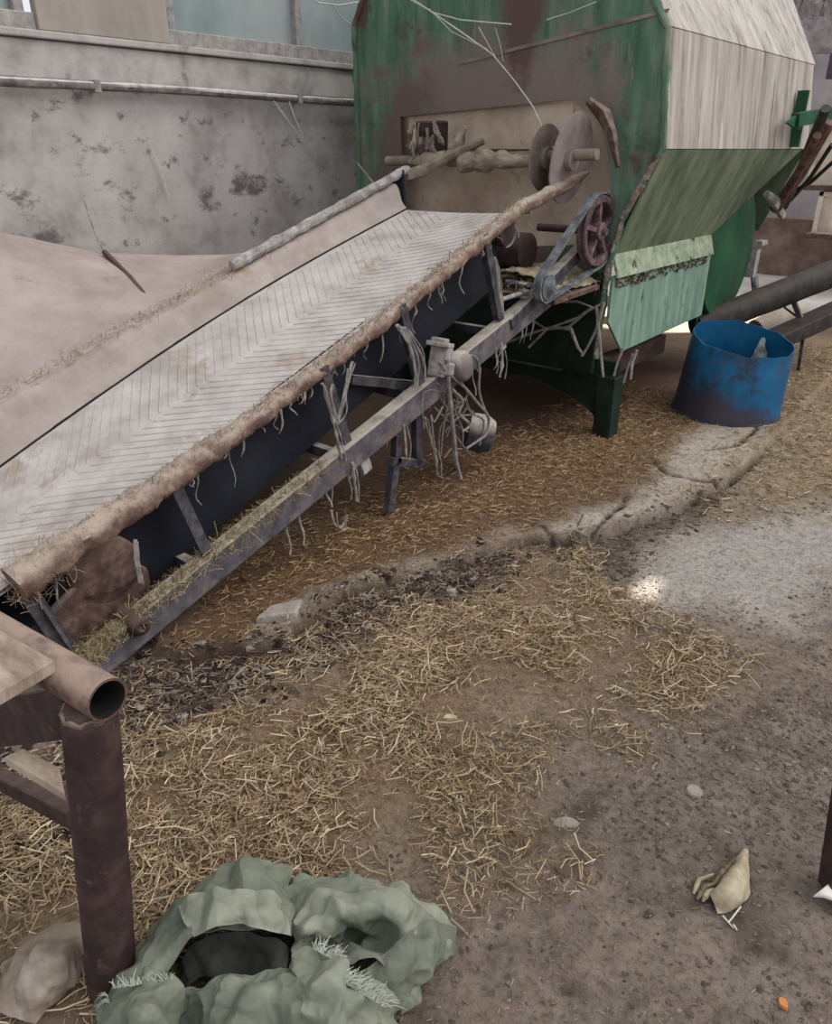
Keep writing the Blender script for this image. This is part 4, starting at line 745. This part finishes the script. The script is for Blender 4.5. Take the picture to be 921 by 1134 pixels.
# flat flakes and small bits
for i, (px_, py_, sx_, sy_, m_, nm, lb, cat) in enumerate(((626, 915, 0.032, 0.012, 'grey_stone', 'flat_flake', 'flat grey flake on dark soil left of the corn husk', 'flake'), (355, 832, 0.014, 0.011, 'white_scrap', 'paper_scrap', 'small white scrap lying on straw right of the pipe frame leg', 'scrap'),
        (498, 800, 0.02, 0.008, 'corn_husk', 'husk_flake', 'pale husk flake lying on straw above the green sack', 'flake'), (867, 1111, 0.009, 0.008, 'orange_bit', 'corn_kernel', 'tiny orange corn kernel on dark soil near bottom right corner', 'kernel'), (768, 880, 0.02, 0.016, 'grey_stone', 'concrete_chip', 'pale grey chip half sunk in soil above the corn husk', 'stone'))):
    q = at(px_, py_); z = zg(q.x, q.y); f_ = MB(); n = 9; vs = []
    for zz, k_ in ((0.0, 1), (0.006, 0.85)):
        for k in range(n):
            a = 2*math.pi*k/n; rr = k_*(1+0.25*noise.noise(Vector((math.cos(a)*2+i, math.sin(a)*2, i)))); e = RT*(math.cos(a)*sx_*rr)+Vector((FW.x, FW.y, 0))*(math.sin(a)*sy_*1.6*rr); vs.append(Vector((q.x, q.y, z+zz))+e)
    f_.add(vs, [tuple(range(n))[::-1], tuple(range(n, 2*n))]+[(k, (k+1) % n, n+(k+1) % n, n+k) for k in range(n)]); tag(f_.build(nm, m_, smooth=60), lb, cat)
def stone(pts, h, m_, nm, lb):
    q = [at(*p) for p in pts]; c0 = sum(q, Vector())/len(q); z = min(zg(p.x, p.y) for p in q); f_ = MB(); n = len(q)
    vs = [Vector((p.x, p.y, z-0.01)) for p in q]+[Vector((p.x, p.y, z+h))*1.0 for p in q]+[Vector((c0.x+(p.x-c0.x)*0.9, c0.y+(p.y-c0.y)*0.9, z+h+0.008)) for p in q]
    f_.add(vs, [tuple(range(n))[::-1]]+[(r*n+k, r*n+(k+1) % n, (r+1)*n+(k+1) % n, (r+1)*n+k) for r in range(2) for k in range(n)]+[tuple(range(2*n, 3*n))]); o = f_.build(nm, m_, bevel=0.004, smooth=30); tag(o, lb, 'stone', 'broken concrete chunks by the crack'); return o
stone([(272, 724), (284, 704), (320, 700), (322, 722)], 0.022, 'grey_stone', 'concrete_chunk', 'squarish grey concrete chunk at the near end of the floor crack')
stone([(284, 700), (300, 686), (336, 678), (330, 694)], 0.018, 'grey_stone', 'concrete_chunk', 'narrow grey concrete chunk just behind the squarish one on the dark debris')
for i, (a, b_, lb) in enumerate((((622, 584), (668, 566), 'thin dark stick lying over the pale slab above the crack'), ((598, 1000), (640, 966), ''), )):
    if not lb: continue
    q0 = at(628, 606); q1 = at(644, 582); s = MB(); s.tube([Vector((q0.x, q0.y, zg(q0.x, q0.y)+0.006)), Vector((q1.x, q1.y, zg(q1.x, q1.y)+0.02))], [0.005, 0.003], 6, nz=0.3); tag(s.build('stick', 'rust_dark'), lb, 'stick')

# ------------------------------------------------------------------ green woven sack
sk_ = thing('woven_sack', at(310, 1080), 'crumpled grey-green woven plastic sack with frayed edges lying in the foreground', 'sack')
def q(px_, py_, z): return at(px_, py_, 'z', z)
P1 = MB()   # left lobe: back slope, folded rim, outer side
P1.patch([[q(118, 1120, .01), q(135, 1075, .03), q(185, 1020, .05), q(235, 975, .05), q(285, 960, .05), q(318, 975, .04)],
          [q(122, 1128, .05), q(150, 1075, .09), q(195, 1012, .13), q(240, 972, .15), q(288, 959, .16), q(316, 1010, .12)],
          [q(150, 1110, .07), q(172, 1068, .12), q(206, 1016, .16), q(245, 992, .18), q(285, 985, .185), q(314, 1030, .13)],
          [q(172, 1100, .07), q(190, 1070, .12), q(218, 1037, .155), q(250, 1030, .17), q(284, 1028, .17), q(314, 1037, .13)]], 96, 132, wr=0.0066, wf=15, ridge=1.30, fold=0.017, thick=0.003)
P1.build('left_fold', 'sack_green', sk_, smooth=28, fix=False)
P2 = MB()   # mouth sheet, shade of the cavity put into its dark colour
P2.patch([[q(200, 1075, .05), q(215, 1045, .09), q(255, 1030, .12), q(300, 1034, .12), q(318, 1050, .09)],
          [q(200, 1085, .05), q(225, 1060, .08), q(262, 1055, .07), q(300, 1060, .08), q(320, 1066, .08)],
          [q(205, 1096, .06), q(228, 1080, .06), q(265, 1090, .06), q(296, 1088, .06), q(322, 1085, .07)]], 52, 66, wr=0.0083, wf=16, ridge=0.80, fold=0.017, thick=0.002); P2.build('sack_mouth', 'sack_inner_shade', sk_, smooth=28, fix=False)
PB = MB(); PB.patch([[q(197, 1003, .165), q(225, 988, .19), q(255, 985, .20), q(290, 984, .20), q(314, 1000, .16)], [q(204, 1022, .175), q(232, 1012, .20), q(258, 1010, .205), q(290, 1010, .205), q(317, 1018, .16)], [q(214, 1038, .165), q(238, 1028, .19), q(258, 1024, .19), q(288, 1028, .185), q(319, 1036, .14)]], 35, 88, wr=0.0044, wf=22, ridge=0.90, fold=0.017, thick=0.003, seed=4); PB.build('rim_band', 'sack_pale', sk_, smooth=28, fix=False)
P3 = MB()   # right lobe
P3.patch([[q(312, 985, .02), q(345, 972, .03), q(385, 975, .03), q(430, 985, .03), q(450, 990, .02), q(505, 1028, .01)],
          [q(316, 1010, .10), q(345, 990, .12), q(390, 990, .13), q(440, 995, .12), q(462, 1010, .09), q(500, 1040, .03)],
          [q(325, 1045, .10), q(350, 1025, .145), q(395, 1005, .16), q(435, 1008, .15), q(458, 1035, .10), q(480, 1065, .03)],
          [q(335, 1075, .07), q(365, 1050, .05), q(400, 1036, .045), q(436, 1046, .055), q(450, 1070, .07), q(462, 1092, .02)],
          [q(350, 1095, .08), q(380, 1075, .11), q(410, 1068, .12), q(432, 1080, .10), q(440, 1102, .06), q(448, 1125, .01)]], 110, 123, wr=0.0077, wf=17, ridge=1.40, fold=0.017, thick=0.003, seed=3); P3.build('right_fold', 'sack_pale', sk_, smooth=28, fix=False)
P3b = MB(); P3b.patch([[q(400, 1080, .09), q(440, 1045, .12), q(470, 1022, .10), q(505, 1028, .03)], [q(420, 1100, .08), q(455, 1062, .11), q(485, 1042, .08), q(503, 1040, .02)], [q(425, 1125, .03), q(462, 1090, .05), q(488, 1062, .03), q(500, 1050, .0)]], 52, 66, wr=0.0066, wf=19, ridge=1.30, fold=0.017, thick=0.003, seed=5); P3b.build('corner_fold', 'sack_green', sk_, smooth=28, fix=False)
P4 = MB()   # front folds, running out of frame
P4.patch([[q(118, 1112, .04), q(160, 1082, .10), q(215, 1088, .10), q(262, 1085, .11), q(310, 1080, .11), q(345, 1072, .11)],
          [q(112, 1135, .05), q(165, 1100, .13), q(210, 1105, .07), q(258, 1100, .13), q(305, 1095, .14), q(350, 1090, .12)],
          [q(110, 1160, .05), q(165, 1125, .13), q(208, 1130, .04), q(250, 1120, .13), q(300, 1120, .13), q(350, 1115, .13)],
          [q(110, 1210, .02), q(165, 1190, .08), q(208, 1190, .02), q(250, 1190, .08), q(300, 1190, .08), q(350, 1190, .07)]], 96, 154, wr=0.0083, wf=21, ridge=1.40, fold=0.017, thick=0.003, seed=8); P4.build('front_fold', 'sack_green', sk_, smooth=28, fix=False)
P5 = MB()
P5.patch([[q(318, 1080, .11), q(338, 1050, .15), q(360, 1058, .16), q(385, 1080, .14), q(415, 1085, .13), q(440, 1110, .07)],
          [q(322, 1110, .11), q(345, 1085, .15), q(375, 1090, .17), q(402, 1105, .15), q(425, 1118, .10), q(440, 1140, .03)],
          [q(322, 1150, .09), q(350, 1130, .12), q(378, 1130, .15), q(405, 1140, .12), q(425, 1155, .07), q(440, 1170, .0)],
          [q(322, 1210, .03), q(350, 1200, .05), q(378, 1200, .05), q(405, 1200, .04), q(425, 1200, .02), q(440, 1200, .0)]], 88, 110, wr=0.0072, wf=20, ridge=1.40, fold=0.017, thick=0.003, seed=11); P5.build('middle_fold', 'sack_pale', sk_, smooth=28, fix=False)
fgm = MB()
def fringe(a, b_, z, n, d, ln):
    for k in range(n):
        t = random.random(); p = q(a[0]+(b_[0]-a[0])*t, a[1]+(b_[1]-a[1])*t, z); e = (q(a[0]+d[0], a[1]+d[1], z)-q(a[0], a[1], z)).normalized(); e = (e+Vector((random.uniform(-.7, .7), random.uniform(-.7, .7), random.uniform(-.2, .5)))).normalized(); l_ = ln*random.uniform(0.4, 1.2)
        fgm.tube([p, p+e*l_*0.5+Vector((0, 0, 0.004)), p+e*l_+Vector((0, 0, -0.006))], [0.0009, 0.0008, 0.0004], 4)
fringe((375, 1085), (425, 1115), .165, 90, (12, -6), .035); fringe((345, 1050), (375, 1066), .17, 60, (8, -10), .03); fringe((125, 1095), (190, 1085), .12, 60, (-5, -10), .025); fringe((118, 1100), (130, 1134), .07, 30, (-10, 0), .02)
fgm.build('frayed_threads', 'fringe', sk_, fix=False)['kind'] = 'stuff'
# plastic film scrap at far lower left
pfm = MB(); pfm.patch([[q(2, 1070, .03), q(30, 1038, .05), q(70, 1028, .06), q(96, 1022, .06)], [q(0, 1100, .04), q(30, 1065, .09), q(66, 1052, .09), q(94, 1050, .05)], [q(10, 1125, .03), q(35, 1100, .06), q(62, 1085, .07), q(84, 1080, .04)], [q(40, 1134, .02), q(50, 1120, .03), q(58, 1112, .03), q(66, 1108, .025)]], 80, 80, wr=0.006, wf=22, ridge=1.0, thick=0.002, seed=2, fold=0.014)
tag(pfm.build('plastic_bag', 'plastic_film', smooth=28, fix=False), 'dusty translucent plastic bag on straw left of the pipe frame leg', 'bag')

# ------------------------------------------------------------------ loose straw (uncountable)
def straws(N, region, dens, lmin, lmax, wmin, wmax, pal, lift, seed, tilt=0.25):
    r = np.random.default_rng(seed); x0, x1, y0, y1 = region; X = np.zeros(0); Y = np.zeros(0)
    while len(X) < N:
        x = r.uniform(x0, x1, N); y = r.uniform(y0, y1, N); k = r.random(N) < dens(x, y); X = np.concatenate([X, x[k]]); Y = np.concatenate([Y, y[k]])
    X = X[:N]; Y = Y[:N]; Z = heights(X, Y)[0]+r.uniform(0.001, lift, N)
    L_ = r.uniform(lmin, lmax, N)*r.uniform(0.5, 1, N); Wd = r.uniform(wmin, wmax, N); a = r.uniform(0, 2*np.pi, N); t = r.normal(0, tilt, N)
    d = np.stack([np.cos(a)*np.cos(t), np.sin(a)*np.cos(t), np.sin(t)], 1); s = np.stack([-np.sin(a), np.cos(a), np.zeros(N)], 1); u = np.cross(d, s)
    P = np.stack([X, Y, Z+np.abs(np.sin(t))*L_*0.3], 1); bend = r.normal(0, 0.12, N)[:, None]*L_[:, None]*s
    out = []
    for f in (-0.5, 0.0, 0.5):
        c0 = P+d*(L_*f)[:, None]+(bend*(1 if f == 0 else 0))
        out += [c0-s*(Wd/2)[:, None], c0+s*(Wd/2)[:, None], c0+u*(Wd*0.6)[:, None]]
    V = np.stack(out, 1).reshape(-1, 3); b = (np.arange(N)*9)[:, None, None]
    q_ = []
    for g in (0, 3):
        for k in range(3): q_.append([g+k, g+(k+1) % 3, g+3+(k+1) % 3, g+3+k])
    F = (b+np.array(q_)[None]).reshape(-1, 4)
    pal = np.array([L3(c) for c in pal]); ci = pal[r.integers(0, len(pal), N)]*r.uniform(0.7, 1.15, N)[:, None]
    return V, F, np.repeat(ci, 9, 0)
def merge(L_):
    Vs = []; Fs = []; Cs = []; n = 0
    for v, f, c in L_: Vs.append(v); Fs.append(f+n); Cs.append(c); n += len(v)
    return np.concatenate(Vs), np.concatenate(Fs), np.concatenate(Cs)
PAL = [(208, 184, 150), (192, 166, 130), (224, 206, 176), (160, 132, 98), (146, 126, 98), (172, 150, 118), (122, 98, 74), (190, 160, 122), (104, 84, 66)]
PALB = [(160, 128, 88), (176, 148, 108), (134, 104, 76), (190, 166, 128), (112, 84, 62)]
def dA(x, y): return np.clip(soft(x, y, STRAW, 0.2, 0.14, 5, 1)*(0.06+1.1*np.clip(fbm(x, y, 5, 4)*4-1.5, 0, 1)), 0, 1)*(1-0.6*soft(x, y, HARD, 0.12, 0.08, 9, 2))*(1-0.75*soft(x, y, DARK, 0.06, 0.05, 8, 1))
def dB(x, y): return soft(x, y, STRAWB, 0.25, 0.12, 5, 1)*(0.4+0.6*fbm(x, y, 8, 1))*(1-0.93*soft(x, y, STRIP, 0.06, 0.05, 10, 4))*(1-0.8*soft(x, y, STRIP2, 0.03, 0.02, 14, 4))
def dC(x, y): return soft(x, y, STRAWC, 0.3, 0.12, 5, 1)
def dD(x, y): return 0.10+0.9*np.clip(soft(x, y, STRAW, 1.3, 0.2, 4, 1)*1.0-0.15, 0, 1)*0.7
def dE(x, y): return soft(x, y, DARK, 0.1, 0.06, 8, 1)
V1 = merge([straws(30000, (-1.9, -0.3, 0.0, 2.9), dA, 0.01, 0.045, 0.0010, 0.0024, PAL, 0.014, 1), straws(4500, (-1.9, -0.3, 0.0, 2.9), dA, 0.04, 0.095, 0.002, 0.0038, PAL[:6], 0.02, 31)])
V2 = straws(9000, (-3.3, -0.9, 0.9, 5.0), dB, 0.02, 0.06, 0.0015, 0.004, PALB, 0.01, 2)
V3 = straws(3500, (-1.6, 0.6, 2.2, 6.5), dC, 0.02, 0.07, 0.002, 0.005, PAL, 0.01, 3)
V4 = straws(24000, (-1.6, 0.7, 0.3, 3.6), dD, 0.004, 0.018, 0.0007, 0.002, PALB+[(150, 138, 124), (164, 152, 140), (96, 82, 72)], 0.005, 4)
V5 = straws(2200, (-2.1, -1.0, 0.5, 2.4), dE, 0.012, 0.045, 0.0015, 0.0035, [(146, 130, 112), (120, 104, 90), (176, 162, 146), (90, 70, 60), (128, 96, 80)], 0.018, 5)
npmesh('loose_straw', *merge([V1]), 'straw', False, 'golden loose straw spread over the floor between conveyor and bare soil', 'straw', 'stuff')
npmesh('trodden_straw', *merge([V2, V3]), 'straw', False, 'thin brown straw scattered under the machine and around the blue barrel', 'straw', 'stuff')
npmesh('chaff', *merge([V4, V5]), 'straw', False, 'fine short chaff and stalk bits sprinkled over the dark soil', 'chaff', 'stuff')
# straw on conveyor beam foot and on the near rail
def along(N, fx, seed, pal, lmin, lmax, spread):
    r = np.random.default_rng(seed); vs = []
    y = fx[0]+(fx[1]-fx[0])*r.random(N)**fx[3]; base = np.array([fx[2](v) for v in y])
    P = base+r.normal(0, 1, (N, 3))*np.array(spread); a = r.uniform(0, 2*np.pi, N); t = r.normal(-0.3, 0.6, N); L_ = r.uniform(lmin, lmax, N); Wd = r.uniform(0.001, 0.0025, N)
    d = np.stack([np.cos(a)*np.cos(t), np.sin(a)*np.cos(t), np.sin(t)], 1); s = np.stack([-np.sin(a), np.cos(a), np.zeros(N)], 1); u = np.cross(d, s); out = []
    for f in (-0.5, 0, 0.5):
        c0 = P+d*(L_*f)[:, None]; c0[:, 2] -= (f+0.5)**2*L_*0.3; out += [c0-s*(Wd/2)[:, None], c0+s*(Wd/2)[:, None], c0+u*(Wd*0.6)[:, None]]
    V = np.stack(out, 1).reshape(-1, 3); b = (np.arange(N)*9)[:, None, None]; q_ = [[g+k, g+(k+1) % 3, g+3+(k+1) % 3, g+3+k] for g in (0, 3) for k in range(3)]
    pal = np.array([L3(c) for c in pal]); ci = pal[r.integers(0, len(pal), N)]*r.uniform(0.7, 1.1, N)[:, None]
    return V, (b+np.array(q_)[None]).reshape(-1, 4), np.repeat(ci, 9, 0)
PG = [(150, 136, 96), (170, 152, 112), (126, 112, 76), (188, 168, 130)]
A1 = along(2600, (0.75, 1.75, lambda y: (bmx+0.01, y, bmz(y)+0.052), 2.0), 11, PG, 0.015, 0.05, (0.022, 0.01, 0.008))
A2 = along(2600, (0.7, 3.0, lambda y: (-1.93, y, nrz(y)+0.012), 1.0), 12, [(186, 166, 132), (206, 188, 156), (156, 132, 108), (130, 104, 88)], 0.01, 0.035, (0.014, 0.01, 0.012))
A3 = along(1200, (0.5, 2.4, lambda y: (-2.66, y, frz(y)-0.012), 1.0), 13, [(190, 168, 146), (206, 190, 168), (166, 142, 122)], 0.01, 0.04, (0.03, 0.01, 0.004))
A4 = along(500, (0.66, 0.82, lambda y: (-1.95, y, nrz(y)-0.02), 1.0), 14, [(150, 124, 98), (180, 156, 124)], 0.02, 0.05, (0.03, 0.02, 0.03))
A5 = along(450, (2.9, 3.58, lambda y: (-1.95, y, 0.845), 1.0), 15, PAL, 0.01, 0.04, (0.10, 0.02, 0.012))
npmesh('straw_litter', *merge([A1, A2, A3, A4]), 'straw', False, kind='stuff', parent=cv)
npmesh('straw_litter', *A5, 'straw', False, kind='stuff', parent=mx)
# soil clods
def clods(N, region, dens, smin, smax, pal, seed):
    r = np.random.default_rng(seed); x0, x1, y0, y1 = region; X = np.zeros(0); Y = np.zeros(0)
    while len(X) < N:
        x = r.uniform(x0, x1, N); y = r.uniform(y0, y1, N); k = r.random(N) < dens(x, y); X = np.concatenate([X, x[k]]); Y = np.concatenate([Y, y[k]])
    X = X[:N]; Y = Y[:N]; Z = heights(X, Y)[0]; S = smin+(smax-smin)*r.random(N)**3
    base = np.array([(1, 0, 0), (-1, 0, 0), (0, 1, 0), (0, -1, 0), (0, 0, 1), (0, 0, -1), (.7, .7, .5), (-.7, .7, .5), (-.7, -.7, .5), (.7, -.7, .5)], float)
    fc = np.array([(4, 0, 6), (4, 6, 2), (4, 2, 7), (4, 7, 1), (4, 1, 8), (4, 8, 3), (4, 3, 9), (4, 9, 0), (5, 6, 0), (5, 2, 6), (5, 7, 2), (5, 1, 7), (5, 8, 1), (5, 3, 8), (5, 9, 3), (5, 0, 9)])
    J = base[None]*(1+r.uniform(-0.35, 0.35, (N, 10, 1)))*np.stack([r.uniform(0.6, 1.5, N), r.uniform(0.6, 1.4, N), r.uniform(0.3, 0.7, N)], 1)[:, None]
    V = J*S[:, None, None]+np.stack([X, Y, Z+S*0.15], 1)[:, None]; F = (np.arange(N)*10)[:, None, None]+fc[None]
    pal = np.array([L3(c) for c in pal]); ci = pal[r.integers(0, len(pal), N)]*r.uniform(0.7, 1.15, N)[:, None]
    return V.reshape(-1, 3), F.reshape(-1, 3), np.repeat(ci, 10, 0)
BUMP = gp((800, 820), (921, 800), (921, 920), (760, 930), (720, 870))
def dF(x, y): return np.clip(0.06+0.5*np.clip(fbm(x, y, 3, 2)*4-2, 0, 1)+0.9*soft(x, y, BUMP, 0.2, 0.1), 0, 1)*(1-soft(x, y, PALE, 0.1, 0.05))*(1-0.9*soft(x, y, STRAW, 0.1, 0.05))*(1-inside(x, y, SLABP))
K1 = clods(20000, (-1.2, 1.0, 0.4, 4.4), dF, 0.001, 0.0065, [(126, 112, 102), (118, 104, 94), (136, 122, 110), (104, 90, 80), (156, 144, 132), (128, 114, 104)], 21)
K2 = clods(2600, (-2.1, -0.9, 0.4, 2.6), lambda x, y: np.clip(dE(x, y)+soft(x, y, DARKL, 0.1, 0.05), 0, 1), 0.003, 0.016, [(60, 48, 42), (78, 64, 56), (48, 38, 34), (100, 86, 76), (170, 160, 150)], 22)
K3 = clods(700, (-1.9, -0.9, 1.4, 4.2), lambda x, y: soft(x, y, DARK2, 0.1, 0.05), 0.003, 0.014, [(96, 82, 72), (120, 106, 94)], 23)
npmesh('soil_clods', *merge([K1, K2, K3]), 'clod', False, 'crumbly dark soil clods scattered over the floor', 'soil', 'stuff')

# ------------------------------------------------------------------ cobwebs and twine over the drum
cw = MB()
def web(pts, y, r_): cw.tube([at(a, b_, 'y', y) for a, b_ in pts], r_, 5, nz=0.4, nf=50)
web([(440, -12), (470, 8), (510, 35), (545, 60), (570, 90), (590, 118), (605, 150), (626, 190)], 3.42, 0.0032)
web([(440, -8), (480, 14), (510, 22), (566, 27)], 3.45, 0.003); web([(475, 10), (500, 35), (540, 55)], 3.44, 0.002); web([(530, 30), (540, 48), (550, 66)], 3.45, 0.002); web([(548, 30), (554, 50), (557, 68)], 3.45, 0.0015)
web([(605, 22), (630, 14), (660, 2)], 3.5, 0.002)
tag(cw.build('cobweb', 'web'), 'long pale cobweb threads hanging diagonally across the green end plate', 'cobweb', kind='stuff')
cw = MB(); 
def webx(pts, x, r_): cw.tube([at(a, b_, 'x', x) for a, b_ in pts], r_, 5, nz=0.4, nf=50)
webx([(303, 112), (320, 135), (338, 160), (350, 170)], -3.72, 0.004); webx([(320, 112), (326, 130), (336, 152)], -3.72, 0.003); webx([(368, 5), (378, 20), (390, 28), (410, 28)], -3.70, 0.004); webx([(340, -5), (352, 3), (375, 6), (400, 2)], -3.70, 0.004); webx([(165, 160), (178, 190), (188, 222)], -3.77, 0.004)
tag(cw.build('cobweb', 'web'), 'pale cobweb threads hanging on the plaster wall left of the drum', 'cobweb', kind='stuff')
cw = MB()
for pts in ([(585, 385), (605, 365), (630, 362), (650, 345), (668, 335)], [(605, 365), (590, 355), (575, 352)], [(632, 364), (640, 385), (645, 392)], [(668, 335), (660, 365), (650, 385), (644, 394)], [(612, 362), (640, 352), (655, 340), (640, 334), (612, 334)], [(560, 380), (580, 372), (610, 362), (632, 364)], [(700, 392), (694, 410), (690, 424)], [(690, 385), (684, 400), (680, 416)], [(705, 388), (700, 400), (698, 420)], [(660, 340), (664, 380), (668, 418)]):
    cw.tube([at(a, b_, 'y', 3.50) for a, b_ in pts], 0.007, 6, nz=0.8, nf=50)
cw.tube([at(a, b_, 'y', 3.40) for a, b_ in [(440, 180), (430, 195), (415, 205), (395, 180)]], 0.006, 6, nz=0.6)
tag(cw.build('cobweb', 'husk_strand'), 'thick dusty webs strung below the pulley to the drum leg', 'cobweb', kind='stuff')
tw = MB()
for k in range(14):
    a = at(474+random.uniform(-22, 14), 136+random.uniform(-6, 22), 'y', 3.31); n_ = 6; dx = random.uniform(-.05, .05); ln = random.uniform(.06, .17)
    tw.tube([a+Vector((dx*i/n_, -0.01*math.sin(i), -ln*i/n_)) for i in range(n_+1)], [random.uniform(.006, .014)*(1-0.6*abs(i/n_-0.4)) for i in range(n_+1)], 7, nz=0.9, nf=50)
tw.build('straw_beard', 'dark_tan', bro)['kind'] = 'stuff'
bpy.context.view_layer.update()
